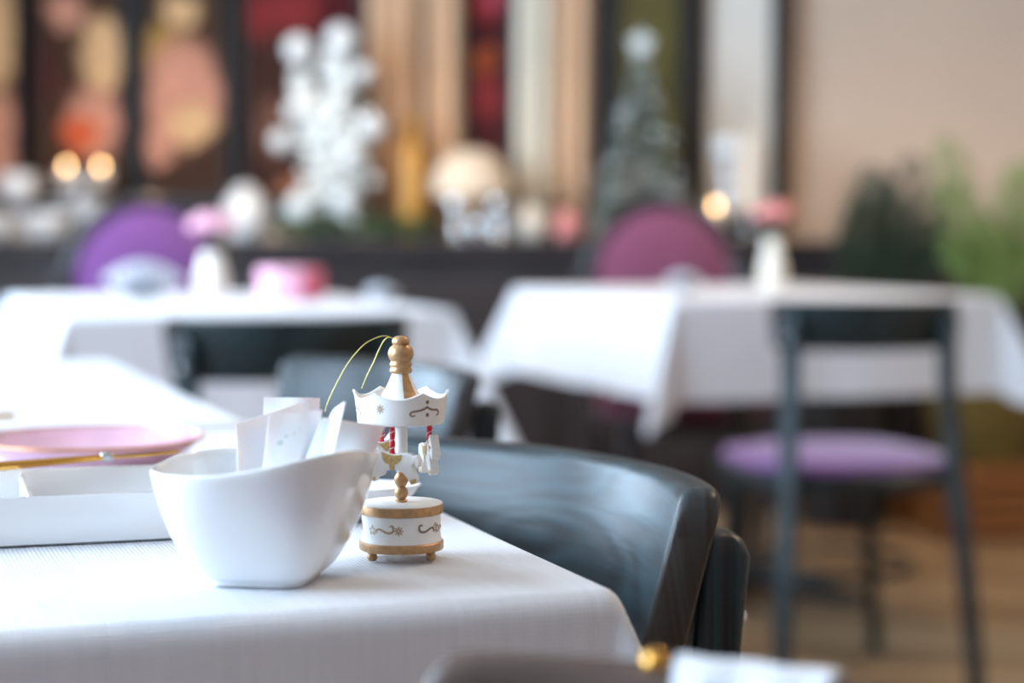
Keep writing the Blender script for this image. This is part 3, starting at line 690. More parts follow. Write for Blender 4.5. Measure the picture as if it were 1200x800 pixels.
# striped roof, finial, thread
rf = MB(); prof = [(15.0, 67.5), (12.0, 70.0), (9.2, 73.0), (6.9, 76.5), (5.0, 80.5), (3.9, 83.5), (3.4, 85)]
for k in range(6):
    a0, a1 = FACE + R(8 + 120 * (k // 2)), FACE + R(53 + 120 * (k // 2))
    if k % 2: a0, a1 = a1, a0 + R(120)
    rf.grid(lambda i, j, a0=a0, a1=a1: (prof[j][0] * mm * math.cos(a0 + (a1 - a0) * i / 12), prof[j][0] * mm * math.sin(a0 + (a1 - a0) * i / 12), prof[j][1] * mm), 13, len(prof), mi=1 - k % 2)
rf.build('striped_roof', [M['paint'], M['gold']], car)
MB().lathe([(0.1, 85.6), (3.9, 85.6), (4.9, 86.2), (5.1, 87.2), (4.6, 88.2), (4.5, 88.6), (4.9, 89.2), (5.0, 90), (4.5, 90.8), (4.3, 91.1), (5.1, 92.2), (5.7, 94.0), (5.6, 95.6), (4.9, 97.2), (3.7, 98.2), (3.4, 98.6), (3.9, 99.2), (3.9, 100.4), (3.2, 101.6), (1.9, 102.4), (0.1, 102.6)] and [(r * mm, (z - 2.6) * mm) for r, z in [(0.1, 85.6), (3.9, 85.6), (4.9, 86.2), (5.1, 87.2), (4.6, 88.2), (4.5, 88.6), (4.9, 89.2), (5.0, 90), (4.5, 90.8), (4.3, 91.1), (5.1, 92.2), (5.7, 94.0), (5.6, 95.6), (4.9, 97.2), (3.7, 98.2), (3.4, 98.6), (3.9, 99.2), (3.9, 100.4), (3.2, 101.6), (1.9, 102.4), (0.1, 102.6)]], 36).build('finial', M['gold'], car, angle=70)
def thread(pix, name):
    pts = [PD(a, b, CC.y + d) - CC for a, b, d in pix]
    sm = []
    for i in range(len(pts) - 1):                           # Catmull-Rom
        p0, p1, p2, p3 = pts[max(i - 1, 0)], pts[i], pts[i + 1], pts[min(i + 2, len(pts) - 1)]
        for q in range(6):
            t = q / 6; sm.append(0.5 * ((2 * p1) + (p2 - p0) * t + (2 * p0 - 5 * p1 + 4 * p2 - p3) * t * t + (3 * p1 - p0 - 3 * p2 + p3) * t ** 3))
    sm.append(pts[-1]); MB().tube(sm, 0.00023, 6).build(name, M['thread'], car)
thread([(463, 405, 0), (462, 398, 0), (452, 393.5, 0), (440, 396, 0), (425, 405, 0), (408, 425, 0), (396, 446, 0), (388, 462, 0), (383, 474, 0), (381, 482, 0.0)], 'hanging_thread')
thread([(463, 405, 0), (461, 397, 0), (453, 396, 0), (446, 406, 0.001), (438, 424, 0.002), (430, 440, 0.003), (424, 455, 0.004)], 'hanging_thread')
# horses
HO = [(-13, -1.6), (-12.8, 0.6), (-11.2, 3.6), (-9.6, 5.6), (-9.0, 7.6), (-8.0, 7.8), (-7.2, 6.2), (-5.6, 4.8), (-3.8, 3.2), (-1.5, 2.2), (2, 1.8), (5.5, 2.4), (8.4, 2.4), (10.2, 1.2), (12.0, 1.8), (13.4, -0.6), (12.8, -3.6), (11.4, -4.2), (10.8, -1.8), (9.8, -3.2), (10.4, -5.6), (12.0, -8.2), (11.6, -10.8), (8.8, -11.6), (7.6, -8.6), (5.0, -5.9), (1.5, -5.0), (-2.4, -5.2), (-3.8, -7.6), (-6.4, -8.6), (-7.6, -10.6), (-10.4, -9.4), (-9.2, -6.6), (-7.6, -4.0), (-7.2, -1.0), (-8.8, -0.6), (-10.4, -2.4), (-12.0, -3.2)]
def horse(th, zc, up=0):
    T = Matrix.Translation((13.0 * mm * math.cos(th), 13.0 * mm * math.sin(th), zc * mm)) @ Matrix.Rotation(th + math.pi / 2, 4, 'Z')
    tf = lambda x, y, h: T @ Vector((x * mm, h * mm, y * mm))
    h = MB().prism(HO, (-2.1, 2.1), tf).build('horse', M['paint'], car, bevel=0.0005, seg=2, angle=50)
    for s in (-1, 1):
        lay = lambda pts, name, m: MB().prism(pts, (s * 2.0, s * 2.28), tf).build(name, m, h, smooth=False)
        lay([(-4.4, 3.0), (-1.5, 1.9), (2, 1.5), (5.2, 1.9), (4.6, -0.8), (3.0, -2.2), (1.8, -2.6), (1.6, -5.0), (-0.6, -5.0), (-0.8, -2.6), (-2.6, -2.0), (-4.0, -0.2)], 'saddle', M['glitter'])
        lay([(8.9, -9.2), (11.7, -8.6), (11.5, -10.7), (8.9, -11.4)], 'hoof', M['glitter'])
        lay([(-7.4, -9.8), (-7.2, -8.4), (-9.0, -7.8), (-10.2, -9.3)], 'hoof', M['glitter'])
        lay([(-9.4, 0.0), (-8.4, 0.2), (-7.0, 4.6), (-7.8, 5.2)], 'bridle', M['glitter'])
        lay([(-10.2 + 0.75 * math.cos(a), 2.2 + 0.75 * math.sin(a)) for a in [k * math.pi / 4 for k in range(8)]], 'eye', M['eye'])
    # barber-twisted pole
    c = Vector((13.0 * mm * math.cos(th), 13.0 * mm * math.sin(th), 0)); z0 = zc + 1.6
    MB().grid(lambda i, j: (c.x + (1.25 + 0.16 * math.cos(2 * (2 * math.pi * i / 16 + j * 0.55))) * mm * math.cos(2 * math.pi * i / 16), c.y + (1.25 + 0.16 * math.cos(2 * (2 * math.pi * i / 16 + j * 0.55))) * mm * math.sin(2 * math.pi * i / 16), (z0 + (ZC0 + 0.2 - z0) * j / 16) * mm), 16, 17, cu=True).build('twisted_pole', M['red'], car)
    T2 = MB(); T2.tube([(c.x + 1.38 * mm * math.cos(q * 0.5), c.y + 1.38 * mm * math.sin(q * 0.5), (z0 + 0.3 + q * 0.28) * mm) for q in range(int((ZC0 - z0 - 0.6) / 0.28))], 0.00016, 5); T2.build('pole_stripe', M['paint'], car)
horse(R(-104), 46.6); horse(R(16), 48.4); horse(R(136), 49.5)

# ------------------------------------------------------------------ other things on the near table
def dish():
    # small white oval dish with a drawn-out lip, behind the carousel
    N = 56; prof = [(0.001, 0.0), (0.45, 0.0), (0.52, 0.0012), (0.72, 0.008), (0.9, 0.0165), (1.0, 0.0235), (0.985, 0.0245), (0.95, 0.0235), (0.86, 0.0175), (0.66, 0.0085), (0.45, 0.004), (0.001, 0.003)]
    def fn(i, j):
        an = 2 * math.pi * i / N; k, z = prof[j]
        ex = 1 + 0.16 * math.exp(-((math.degrees(an) + 180) % 360 - 180) ** 2 / 900) * k
        return (0.038 * k * ex * math.cos(an), 0.024 * k * math.sin(an), z * 0.70)
    o = MB().grid(fn, N, len(prof), cu=True).build('oval_dish', M['porcelain'])
    o.location = (-0.0895, 0.951, TZ + 0.0006); o.rotation_euler = (0, 0, R(12))
    return tag(o, 'small white oval dish mostly hidden behind the toy carousel', 'dish')
dish()
FR = PZ(300, 629, TZ); FR = Vector((-0.128, 0.899, TZ + 0.0006))
tr_ = empty('serving_tray', FR - E1 * 0.13 + E2 * 0.056, R(17), 'white rectangular porcelain tray behind the bowl at left', 'tray'); tr_.location.z = TZ + 0.0006
LX, LYt, HZ = 0.13, 0.054, 0.0235
def tray_fn(i, j):
    N = 64; an = 2 * math.pi * i / N
    c, s = math.cos(an), math.sin(an); n = 9
    k = (abs(c) ** n + abs(s) ** n) ** (-1 / n)
    pr = [(0, 0.0), (-0.004, 0.0), (-0.0022, 0.001), (0.0, HZ - 0.001), (-0.0004, HZ), (-0.002, HZ), (-0.0026, HZ - 0.001), (-0.004, 0.006), (-0.009, 0.004)]
    if j == 0: return (0, 0, 0.0)
    if j == len(pr): return (0, 0, 0.004)
    d, z = pr[j]; return ((LX + d) * k * c, (LYt + d) * k * s, z)
MB().grid(tray_fn, 64, 10, cu=True).build('tray_body', M['porcelain'], tr_, angle=45)
MB().box((0.032, 0, 0.0125), (0.003, 0.099, 0.019)).build('divider', M['porcelain'], tr_, bevel=0.001)
# gold knife lying on the tray's far rim
def cutlery(p0, p1, label, name='gold_knife'):
    p0, p1 = Vector(p0), Vector(p1); d = p1 - p0; e = empty(name, p0, 0, label, 'cutlery', 'gold coloured cutlery')
    e.rotation_euler = (0, -math.asin(d.z / d.length), math.atan2(d.y, d.x)); L_ = d.length
    h = MB(); n = 12; hl = L_ * 0.62
    h.grid(lambda i, j: (hl * i / 20, (0.0022 + 0.0022 * (1 - i / 20)) * math.cos(2 * math.pi * j / n), 0.0028 + (0.0017 + 0.0011 * (1 - i / 20)) * math.sin(2 * math.pi * j / n)), 21, n, cv=True)
    h.add([(0, 0, 0.003), (hl, 0, 0.003)], []); h.build('handle', M['brass'], e)
    MB().sphere((hl + 0.002, 0, 0.003), 0.0032, 12, 8, (1.3, 1, 0.9)).build('collar', M['steel'], e)
    o = [(hl + 0.004, -0.003), (hl + 0.012, -0.0065), (L_ - 0.02, -0.0072), (L_ - 0.004, -0.004), (L_, 0.002), (L_ - 0.006, 0.0042), (hl + 0.004, 0.003)]
    MB().prism(o, (0.0022, 0.0034), lambda x, y, z: (x, y, z)).build('blade', M['brass'], e, bevel=0.0004)
zz = TZ + HZ + 0.0008
a_ = PZ(-40, 556, zz); b_ = PZ(214, 534, zz + 0.003)
cutlery(a_, b_, 'gold knife lying along the far rim of the white tray')
a_ = PZ(-420, 514, TZ + 0.003); b_ = PZ(18, 491, TZ + 0.006)
cutlery(b_, a_, 'gold knife handle entering at the left edge beside the pink plate')
PC = Vector((-0.262, 1.163, TZ + 0.0006))
e = empty('side_plate', PC, 0, 'small pink plate with a copper edge, left of the bowl', 'plate')
MB().lathe([(0.001, 0.0), (0.042, 0.0), (0.044, 0.002), (0.060, 0.0105), (0.0690, 0.0175), (0.0685, 0.0185), (0.058, 0.0125), (0.043, 0.0052), (0.001, 0.0045)], 64).build('plate_body', M['pink'], e)
MB().grid(lambda i, j: ((0.0692 + 0.0012 * math.cos(2 * math.pi * j / 8)) * math.cos(2 * math.pi * i / 72), (0.0692 + 0.0012 * math.cos(2 * math.pi * j / 8)) * math.sin(2 * math.pi * i / 72), 0.0182 + 0.0012 * math.sin(2 * math.pi * j / 8)), 72, 8, True, True).build('plate_edge', M['copper'], e)
# napkin over the foreground chair's back
def napkin():
    c = Vector((-0.0515, 0.293)); rz = R(136.5)
    n1, n2 = 26, 25
    def fn(i, j):
        u = i / (n1 - 1); v = j / (n2 - 1) * 2 - 1
        an = R(57.5 + 10.5 * u - 2 * u * abs(v)) + 0.01 * math.sin(v * 4)
        top = 0.7725 + 0.0008
        av = abs(v) * 0.085; r0 = 0.013
        if av < r0 * 1.57: q = av / r0; off = r0 * math.sin(q); dz = r0 * (1 - math.cos(q)) * 0.6
        else: off = r0 + 0.03 * (av - r0 * 1.57); dz = r0 * 0.6 + (av - r0 * 1.57)
        s = 1 if v > 0 else -1
        rad = 0.264 + s * off * 1.0 - dz * 0.25 + 0.0015 * math.sin(u * 14 + v)
        return (rad * math.cos(an) , rad * math.sin(an), top - dz)
    mb = MB().grid(fn, n1, n2); mb.uv = [(i * 0.008, j * 0.008) for i in range(n1) for j in range(n2)]
    mb.v = [(x, y, z) for x, y, z in mb.v]
    o = mb.build('linen_napkin', M['cloth'], angle=80); o.location = (c.x, c.y, 0)
    sm = o.modifiers.new('thick', 'SOLIDIFY'); sm.thickness = 0.0012; sm.offset = 1
    cl = MB(); an = R(69.2); cl.sphere((0.262 * math.cos(an), 0.262 * math.sin(an), 0.7722), 0.0042, 16, 12); cl.build('glint_ball', M['brass'], o)  # brass ball added beside the napkin for its gold highlight
    return tag(o, 'white linen napkin draped over the foreground chair back', 'napkin')
napkin()

# ------------------------------------------------------------------ things on the far tables
def flower_vase(pt, m, label, h=0.10, head=0.032):
    e = empty('bud_vase', (pt.x, pt.y, TZ + 0.0006), 0, label, 'vase', 'pink flowers in small white vases')
    MB().lathe([(0.001, 0), (0.026, 0), (0.034, 0.02), (0.034, 0.05), (0.024, 0.08), (0.02, h), (0.0185, h), (0.022, 0.08), (0.03, 0.05), (0.03, 0.02), (0.001, 0.006)], 28).build('vase', M['wax'], e)
    MB().tube([(0, 0, 0.02), (0.004, 0, h + 0.035)], 0.003, 6).build('stem', M['green'], e)
    hb = MB(); rnd = random.Random(3); c = Vector((0.004, 0, h + 0.055))
    for k in range(26):                                    # overlapping cupped petals
        a = k * 2.4; t = k / 26; r = head * (0.35 + 0.75 * t); el = R(80 - 75 * t)
        d = Vector((math.cos(a) * math.cos(el), math.sin(a) * math.cos(el), math.sin(el)))
        hb.sphere(c + d * r * 0.8, head * 0.42, 8, 6, (1, 1, 0.8))
    hb.build('bloom', m, e)
    for s in (-1, 1):
        lf = MB(); lf.prism([(0, 0), (0.012, 0.012), (0.04, 0.004), (0.012, -0.010)], (0, 0.001), lambda x, y, z: (s * (x + 0.004), y, h + 0.01 + x * 0.4 + z)); lf.build('leaf', M['green'], e)
    return e
flower_vase(PZ(248, 350, TZ), M['petal'], 'pink flower in a white vase on the far left table', h=0.10, head=0.044)
flower_vase(PZ(905, 338, TZ), M['rose'], 'salmon pink flower in a white vase on the far right table', h=0.13, head=0.046)
def folded_napkin(pt, rz, label, s=1.0):
    # a folded linen fan standing on the table
    n = 15; mb = MB()
    def fn(i, j):
        t = i / (n - 1) * 2 - 1; v = j / 6
        y = 0.012 * (1 if i % 2 else -1) * (0.4 + 0.6 * v)
        return (s * t * (0.035 + 0.055 * v), y + 0.02 * (1 - v) * (1 if i % 2 else -1), s * v * 0.085 * (1 - 0.45 * t * t))
    mb.grid(fn, n, 7); mb.uv = [(i * 0.01, j * 0.01) for i in range(n) for j in range(7)]
    o = mb.build('folded_napkin', M['cloth'], angle=30); o.location = (pt.x, pt.y, TZ + 0.001); o.rotation_euler = (0, 0, rz)
    sm = o.modifiers.new('thick', 'SOLIDIFY'); sm.thickness = 0.002
    return tag(o, label, 'napkin', 'fan folded napkins on the far tables')
folded_napkin(PZ(168, 351, TZ), R(10), 'white fan folded napkin before the purple chair back', 0.95)
folded_napkin(PZ(445, 354, TZ), R(30), 'low white fan folded napkin at the right end of the far left table', 0.42)
folded_napkin(PZ(800, 342, TZ), R(15), 'white fan folded napkin on the far right table below the plum chair back', 0.55)
# round pink gift box
pt = PZ(340, 353, TZ); e = empty('round_box', (pt.x, pt.y, TZ + 0.001), 0, 'round pink box with a cerise side band on the far left table', 'box'); e.scale = (0.97, 0.97, 1.15)
MB().lathe([(0.001, 0), (0.066, 0), (0.067, 0.002), (0.067, 0.045), (0.001, 0.045)], 40).build('box_body', M['petal'], e)
MB().lathe([(0.001, 0.034), (0.070, 0.034), (0.0705, 0.036), (0.0705, 0.058), (0.069, 0.060), (0.001, 0.060)], 40).build('lid', M['petal'], e)
rb = MB(); rb.grid(lambda i, j: (0.0715 * math.cos(R(-60 + 80 * i / 20)), 0.0715 * math.sin(R(-60 + 80 * i / 20)), 0.004 + 0.055 * j), 21, 2); o = rb.build('label_band', M['cerise'], e)
o.modifiers.new('thick', 'SOLIDIFY').thickness = 0.001

# ------------------------------------------------------------------ things on the ledge
LT = LZ + 0.001; LD = LY + 0.17
def lp(px, dy=0.0):
    D = LD + dy; return Vector((xw(px, D), D, LT))
# white flocked tree
def flocked_tree():
    p = lp(385); e = empty('flocked_tree', p, 0, 'white flocked twin topped little tree hung with pearl baubles on the ledge', 'tree')
    MB().lathe([(0.001, 0), (0.05, 0), (0.058, 0.05), (0.052, 0.055), (0.001, 0.055)], 24).build('pot', M['porcelain'], e)
    rnd = random.Random(11); s = LD / FPX
    MB().tube([(0, 0, 0.05), (0.01, 0, 0.3), (0.035, 0, 0.56)], [0.012, 0.01, 0.004], 8).build('trunk', M['bark'], e)
    MB().tube([(0.005, 0, 0.25), (-0.05, 0.01, 0.40), (-0.085, 0.0, 0.52)], [0.008, 0.007, 0.003], 8).build('trunk', M['bark'], e)
    fl = MB()
    # boughs: sprays of snow-laden twigs round the two stems
    for k in range(240):
        t = rnd.random()
        if rnd.random() < 0.36: ax = Vector((-0.04 - 0.05 * t, 0, 0.30 + 0.27 * t)); sp = 0.05 * (1 - 0.6 * t)
        else: ax = Vector((0.005 + 0.03 * t, 0, 0.10 + 0.52 * t)); sp = 0.165 * (1 - t * 0.72)
        a = rnd.uniform(0, 6.28); r = sp * rnd.uniform(0.35, 1)
        q = ax + Vector((math.cos(a) * r, math.sin(a) * r * 0.7, -0.02 + rnd.uniform(-0.02, 0.02)))
        fl.tube([ax, (ax + q) / 2 + Vector((0, 0, 0.01)), q], [0.007, 0.012, 0.005], 6)
        fl.sphere(q, rnd.uniform(0.012, 0.027), 7, 5, (1, 1, 0.75))
    BL = ((350, 58, 17), (400, 47, 19), (425, 85, 12), (348, 130, 14), (434, 148, 17), (350, 245, 17), (412, 180, 15), (330, 165, 13), (405, 235, 15))
    for px, py, r in BL:                                    # every bauble sits on a twig of its own
        q = PD(px, py, LD - 0.05) - p; zc_ = min(max(q.z - 0.03, 0.1), 0.56); ax = Vector((0.035 * zc_ / 0.56, 0, zc_)) if px > 360 or zc_ < 0.3 else Vector((-0.085 * (zc_ - 0.2) / 0.32, 0, min(zc_, 0.5)))
        fl.tube([ax, (ax + q) / 2, q], [0.007, 0.010, 0.005], 6)
    tag(fl.build('snowy_boughs', M['flock'], e), kind='stuff')
    for px, py, r in BL:
        q = PD(px, py, LD - 0.05) - p; MB().sphere(q, r * s, 14, 10).build('bauble', M['bauble'], e)
flocked_tree()
def frosted_tree():
    p = lp(750, -0.02); e = empty('frosted_tree', p, 0, 'grey green frosted conical tree with a pale star on top, on the ledge', 'tree')
    MB().tube([(0, 0, 0), (0, 0, 0.60)], [0.014, 0.003], 8).build('trunk', M['bark'], e)
    MB().lathe([(0.001, 0), (0.05, 0), (0.055, 0.02), (0.001, 0.02)], 20).build('stand', M['bark'], e)
    rnd = random.Random(5); m = MB()
    for k in range(900):
        t = rnd.random() ** 1.25; z = 0.04 + 0.56 * t; a = rnd.uniform(0, 6.28); L_ = 0.175 * (1 - t) ** 0.9 * rnd.uniform(0.7, 1.05) + 0.012
        d = Vector((math.cos(a), math.sin(a), -0.25 + 0.2 * rnd.random())); q = Vector((0, 0, z)) + d * L_
        b = Vector((0, 0, z)) + d * L_ * 0.25
        m.tube([b, (b + q) / 2 + Vector((0, 0, 0.006)), q], [0.002, 0.006, 0.003], 4, mi=1 if rnd.random() < 0.24 else 0)
    tag(m.build('needles', [M['frost'], M['flock']], e), kind='stuff')
    st = []
    for k in range(10):
        r = 0.048 if k % 2 == 0 else 0.024; st.append((r * math.cos(R(90 + 36 * k)), r * math.sin(R(90 + 36 * k))))
    MB().prism(st, (-0.008, 0.008), lambda x, y, h: (x, h, 0.635 + y)).build('star_topper', M['flock'], e, bevel=0.003)
    for px, py in ((752, 205), (725, 190), (785, 160), (765, 120), (735, 140), (700, 205), (795, 205)):
        q = PD(px, py, LD - 0.12) - p; MB().sphere(q, 0.013, 12, 8).build('bauble', M['silver'], e)
frosted_tree()
def jar(px, r, h, m, label, dy=0, cat='jar', name='round_jar'):
    e = empty(name, lp(px, dy), 0, label, cat)
    pr = [(0.001, 0), (r * 0.55, 0), (r * 0.85, h * 0.15), (r, h * 0.42), (r * 0.88, h * 0.68), (r * 0.55, h * 0.82), (r * 0.5, h * 0.86), (r * 0.001, h * 0.86)]
    MB().lathe(pr, 32).build('jar_body', m, e)
    MB().lathe([(0.001, h * 0.865), (r * 0.58, h * 0.865), (r * 0.56, h * 0.9), (r * 0.3, h * 0.95), (r * 0.13, h * 0.965), (r * 0.16, h * 0.985), (0.001, h)], 28).build('lid', m, e)
jar(288, 0.075, 0.185, M['porcelain'], 'bulbous white lidded jar between the purple chair and the flocked tree', -0.02)
jar(622, 0.055, 0.12, M['wax'], 'small cream lidded jar between the glass globes and the frosted tree', -0.05)
jar(665, 0.045, 0.10, M['rose'], 'small salmon lidded jar left of the frosted tree', -0.03)
# silver and white vessels at the left end
def goblet(px, h, r, m, label, dy=0):
    o = MB().lathe([(0.001, 0), (r * 0.7, 0), (r * 0.7, 0.006), (r * 0.15, 0.02), (r * 0.12, h * 0.45), (r * 0.5, h * 0.52), (r, h * 0.7), (r * 0.92, h), (r * 0.86, h), (r * 0.93, h * 0.7), (r * 0.4, h * 0.56), (0.001, h * 0.54)], 28).build('goblet', m)
    o.location = lp(px, dy); return tag(o, label, 'goblet', 'goblets on the ledge')
goblet(24, 0.22, 0.065, M['porcelain'], 'tall white goblet at the far left end of the ledge', 0.12)
goblet(-30, 0.15, 0.06, M['porcelain'], 'white goblet cut by the left picture edge', 0.12)
def tealight(px, dy, label, h=0.09):
    e = empty('tealight_holder', lp(px, dy), 0, label, 'candle', 'tealight holders on the ledge')
    MB().lathe([(0.001, 0), (0.026, 0), (0.034, 0.01), (0.038, h), (0.035, h), (0.031, 0.012), (0.001, 0.008)], 24).build('holder', M['wax'], e)
    MB().lathe([(0.001, h * 0.5), (0.030, h * 0.5), (0.030, h * 0.8), (0.001, h * 0.8)], 20).build('candle', M['wax'], e)
    MB().lathe([(0.001, h * 0.82), (0.006, h * 0.9), (0.007, h * 1.0), (0.003, h * 1.18), (0.0005, h * 1.28)], 12).build('flame', M['flame'], e)
tower = empty('tiered_stand', lp(96, 0.10), 0, 'two tiered white cake stand left of the purple chair', 'stand')
MB().lathe([(0.001, 0), (0.06, 0), (0.062, 0.008), (0.02, 0.02), (0.014, 0.09), (0.05, 0.10), (0.11, 0.112), (0.12, 0.13), (0.115, 0.132), (0.10, 0.121), (0.016, 0.117), (0.012, 0.17), (0.04, 0.176), (0.082, 0.184), (0.086, 0.194), (0.083, 0.195), (0.07, 0.189), (0.001, 0.188)], 40).build('stand_body', M['porcelain'], tower)
for px, dz_, sx in ((72, 0.189, 1), (98, 0.189, 1), (122, 0.189, 1)):
    pass
for px, r, z0, lab in ((80, 0.033, 0.1895, 'left'), (120, 0.033, 0.1895, 'right')):
    p = lp(px, 0.10); e = empty('candle_cup', (p.x, p.y, LT + z0), 0, '%s lit candle cup on the top tier of the white cake stand' % lab, 'candle', 'lit candle cups on the cake stand')
    MB().lathe([(0.001, 0), (r * 0.8, 0), (r, 0.045), (r * 0.92, 0.045), (r * 0.75, 0.006), (0.001, 0.005)], 24).build('cup', M['wax'], e)
    MB().lathe([(0.001, 0.0062), (r * 0.7, 0.0062), (r * 0.78, 0.028), (0.001, 0.028)], 20).build('candle', M['wax'], e)
    MB().lathe([(0.001, 0.029), (0.007, 0.036), (0.008, 0.045), (0.003, 0.062), (0.0005, 0.068)], 12).build('flame', M['flame'], e)
for px, dy, k in ((56, -0.08, 1.4), (124, -0.07, 1.6), (-6, -0.085, 1.3)):
    p = lp(px, dy); o = MB().lathe([(0.001, 0), (0.03, 0), (0.05, 0.02), (0.058, 0.065), (0.053, 0.065), (0.046, 0.022), (0.001, 0.005)], 28).build('small_bowl', M['porcelain']); o.location = p; o.scale = (k,) * 3
    tag(o, {56: 'white bowl on the ledge left of the cake stand', 124: 'larger white bowl on the ledge before the cake stand', -6: 'white bowl on the ledge cut by the left picture edge'}[px], 'bowl', 'white bowls on the ledge')
# amber vase, lamp, globes
o = MB().lathe([(0.001, 0), (0.03, 0), (0.04, 0.06), (0.042, 0.15), (0.036, 0.24), (0.02, 0.30), (0.016, 0.33), (0.022, 0.35), (0.019, 0.35), (0.013, 0.33), (0.001, 0.30)], 32).build('amber_vase', M['amber']); o.location = lp(484, 0.08)
o.scale = (1, 1, 1.15); tag(o, 'tall slender amber yellow vase before the tan curtain', 'vase')
e = empty('table_lamp', lp(553, 0.02), 0, 'small table lamp with a wide domed cream shade below the dark red panel', 'lamp')
MB().lathe([(0.001, 0), (0.06, 0), (0.05, 0.015), (0.015, 0.03), (0.013, 0.16), (0.001, 0.16)], 24).build('lamp_base', M['brass'], e)
MB().lathe([(0.135, 0.145), (0.132, 0.19), (0.115, 0.235), (0.08, 0.275), (0.04, 0.292), (0.001, 0.295), (0.001, 0.29), (0.04, 0.287), (0.078, 0.27), (0.112, 0.23), (0.128, 0.19), (0.132, 0.145)], 40).build('lamp_shade', M['shade'], e)
for k, (px, py, r, lab) in enumerate(((536, 240, 0.043, 'left'), (584, 240, 0.036, 'right'), (562, 278, 0.040, 'front'))):
    p = PD(px, py, LD - 0.145 - 0.0 * (k == 2)); e = empty('glass_globe', (p.x, p.y, LT), 0, 'clear silvery globe on a small foot, %s of the three by the lamp' % lab, 'globe', 'silvery globes below the lamp')
    zc = max(p.z - LT, r + 0.004)
    MB().sphere((0, 0, zc), r, 24, 16).build('globe', M['silver'], e)
    MB().lathe([(0.001, 0), (0.024, 0), (0.02, 0.004), (0.008, max(0.006, zc - r)), (0.01, zc - r + 0.006), (0.001, zc - r + 0.006)], 20).build('foot', M['silver'], e)
# garland of greenery
def garland(px0, px1, label, n, seed):
    rnd = random.Random(seed); m = MB(); a, b = lp(px0, -0.1), lp(px1, -0.1); c = (a + b) / 2
    for k in range(n):
        p = a.lerp(b, rnd.random()) - c + Vector((0, rnd.uniform(-0.04, 0.05), 0.006 + rnd.random() * 0.045))
        an, el, L_ = rnd.uniform(0, 6.28), rnd.uniform(-0.1, 0.8), rnd.uniform(0.03, 0.06)
        d = Vector((math.cos(an) * math.cos(el), math.sin(an) * math.cos(el), math.sin(el))); s = d.cross(Vector((0, 0, 1))).normalized() * L_ * 0.25
        m.add([p, p + d * L_ * 0.5 + s, p + d * L_, p + d * L_ * 0.5 - s], [(0, 1, 2, 3)], mi=1 if rnd.random() < 0.3 else 0)
    o = m.build('garland', [M['green'], M['frost']]); o.location = c; o.modifiers.new('thick', 'SOLIDIFY').thickness = 0.0015
    return tag(o, label, 'garland', kind='stuff')
garland(325, 505, 'green leafy garland at the foot of the white flocked tree', 500, 2)
# tall candles at right
def taper(px, dy, h, r, label, lit=False):
    e = empty('taper_candle', lp(px, dy), 0, label, 'candle', 'pale candles on the ledge beside the frosted tree')
    MB().lathe([(0.001, 0), (0.04, 0), (0.042, 0.006), (0.012, 0.02), (0.012, 0.07), (0.02 + r * 0.3, 0.08), (r + 0.004, 0.10), (0.001, 0.10)], 24).build('holder', M['silver'], e)
    MB().lathe([(0.001, 0.10), (r, 0.10), (r, h - 0.004), (r * 0.8, h), (0.001, h)], 20).build('candle', M['wax'], e)
    MB().tube([(0, 0, h), (0.001, 0, h + 0.012)], 0.0015, 6).build('wick', M['iron'], e)
taper(876, -0.04, 0.345, 0.026, 'tall pale candle in the silver holder nearest the bare wall')
e = empty('pearl_stand', lp(850, 0.02), 0, 'pearl globe on a slender silver stand left of the tall pale candle', 'ornament')
MB().lathe([(0.001, 0), (0.045, 0), (0.04, 0.008), (0.01, 0.02), (0.009, 0.25), (0.02, 0.262), (0.001, 0.262)], 24).build('stand', M['silver'], e)
MB().sphere((0, 0, 0.30), 0.045, 20, 14).build('globe', M['bauble'], e)
tealight(838, -0.10, 'lit tealight in a tall cream cup left of the tall pale candle', 0.10)

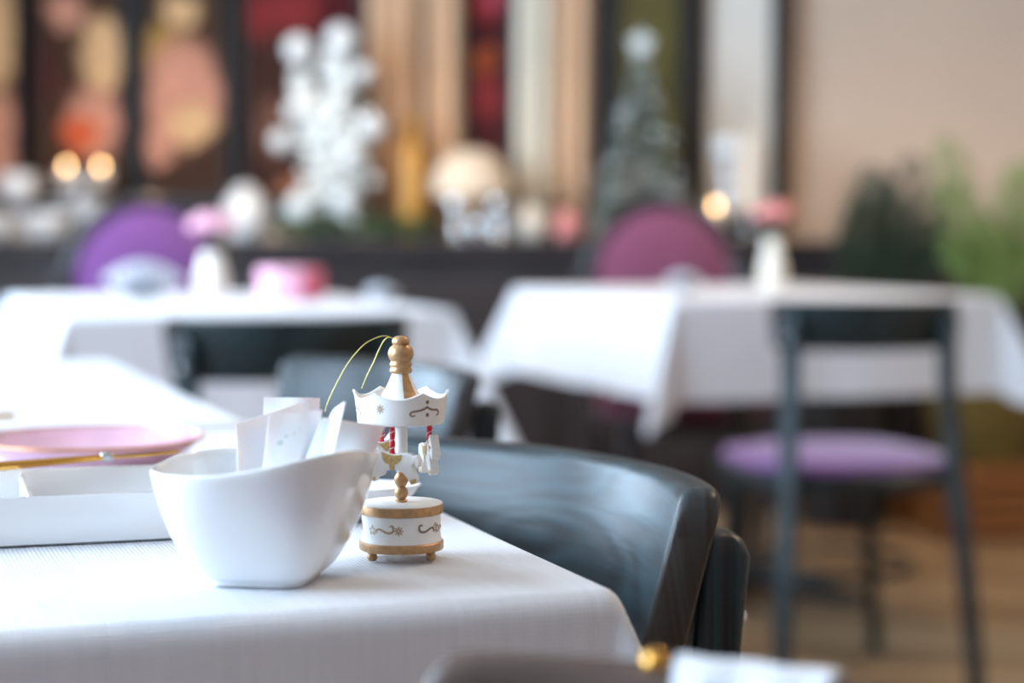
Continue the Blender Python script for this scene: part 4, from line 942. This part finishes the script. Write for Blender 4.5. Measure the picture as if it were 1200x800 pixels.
# ------------------------------------------------------------------ the palm in its basket
def palm(px, D, label, fronds, m, pot, hpot=0.46, cat='plant', base_z=0.0):
    p = Vector((xw(px, D), D, base_z)); e = empty('potted_palm', p, 0, label, cat, 'potted palms by the back wall')
    MB().lathe([(0.001, 0), (0.13, 0), (0.16, hpot * 0.5), (0.165, hpot), (0.15, hpot), (0.145, hpot - 0.04), (0.001, hpot - 0.04)], 32).build('basket', pot, e)
    rnd = random.Random(px)
    for tx, ty, dy, wd in fronds:                          # tip pixel, depth offset, leaflet length
        tip = PD(tx, ty, D + dy) - p; base = Vector((rnd.uniform(-0.03, 0.03), rnd.uniform(-0.03, 0.03), hpot - 0.05))
        mid = base.lerp(tip, 0.55) + Vector((-0.15 * (tip.x - base.x), 0, 0.06))
        N = 26; mb = MB(); path = []
        for i in range(N + 1):
            t = i / N; path.append(base * (1 - t) ** 2 + mid * 2 * t * (1 - t) + tip * t * t)
        mb.tube(path, [0.005 * (1 - 0.8 * i / N) for i in range(N + 1)], 5)
        side = (tip - base).normalized().cross(Vector((0, 1, 0))).normalized()
        for i in range(8, N + 1):
            t = i / N; L_ = wd * math.sin(math.pi * min(1, 0.18 + 0.80 * (t - 0.3) / 0.7)) ** 0.7 + 0.01; fwd = (path[i] - path[i - 1]).normalized()
            for s in (-1, 1):
                d = (side * s * 0.75 + fwd * 0.8 + Vector((0, rnd.uniform(-0.5, 0.3), -0.12))).normalized(); w_ = d.cross(Vector((0, 1, 0.3))).normalized() * 0.007
                c = path[i]; mb.add([c, c + d * L_ * 0.4 + w_, c + d * L_, c + d * L_ * 0.4 - w_], [(0, 1, 2, 3)])
        mb.build('frond', m, e, smooth=False)
cr8 = empty('wooden_crate', (xw(1152, 5.6), 5.6, 0), R(12), 'orange brown wooden crate under the olive basket at the right edge', 'crate')
for k in range(4):
    MB().box((0, 0, 0.03 + 0.052 * k), (0.36, 0.36, 0.044)).build('board', mat('crate_wood', srgb(150, 98, 54), 0.6, noise=0.2, scale=6, stretch=(1, 1, 8)) if k == 0 else bpy.data.materials['crate_wood'], cr8, bevel=0.004)
for sx in (-1, 1):
    for sy in (-1, 1): MB().box((sx * 0.185, sy * 0.185, 0.105), (0.03, 0.03, 0.21)).build('corner_post', bpy.data.materials['crate_wood'], cr8, bevel=0.003)
palm(1152, 5.6, 'bright green palm in an olive basket at the right edge of the picture', [(1106, 165, -0.05, 0.10), (1112, 215, -0.1, 0.10), (1196, 195, 0.0, 0.10), (1240, 170, 0.05, 0.12), (1215, 250, -0.1, 0.12), (1150, 255, -0.12, 0.10)], M['palm'], M['olive'], hpot=0.30, base_z=0.2105)
palm(990, 5.72, 'dark green palm between the flower vase and the bright palm', [(1022, 200, 0, 0.12), (1040, 215, -0.05, 0.13), (1075, 190, 0.05, 0.13), (1100, 230, -0.05, 0.13), (1012, 245, -0.05, 0.12), (1060, 240, -0.1, 0.13), (1090, 260, -0.05, 0.12), (1115, 270, -0.05, 0.12)], M['palmdark'], M['iron'], hpot=0.5)
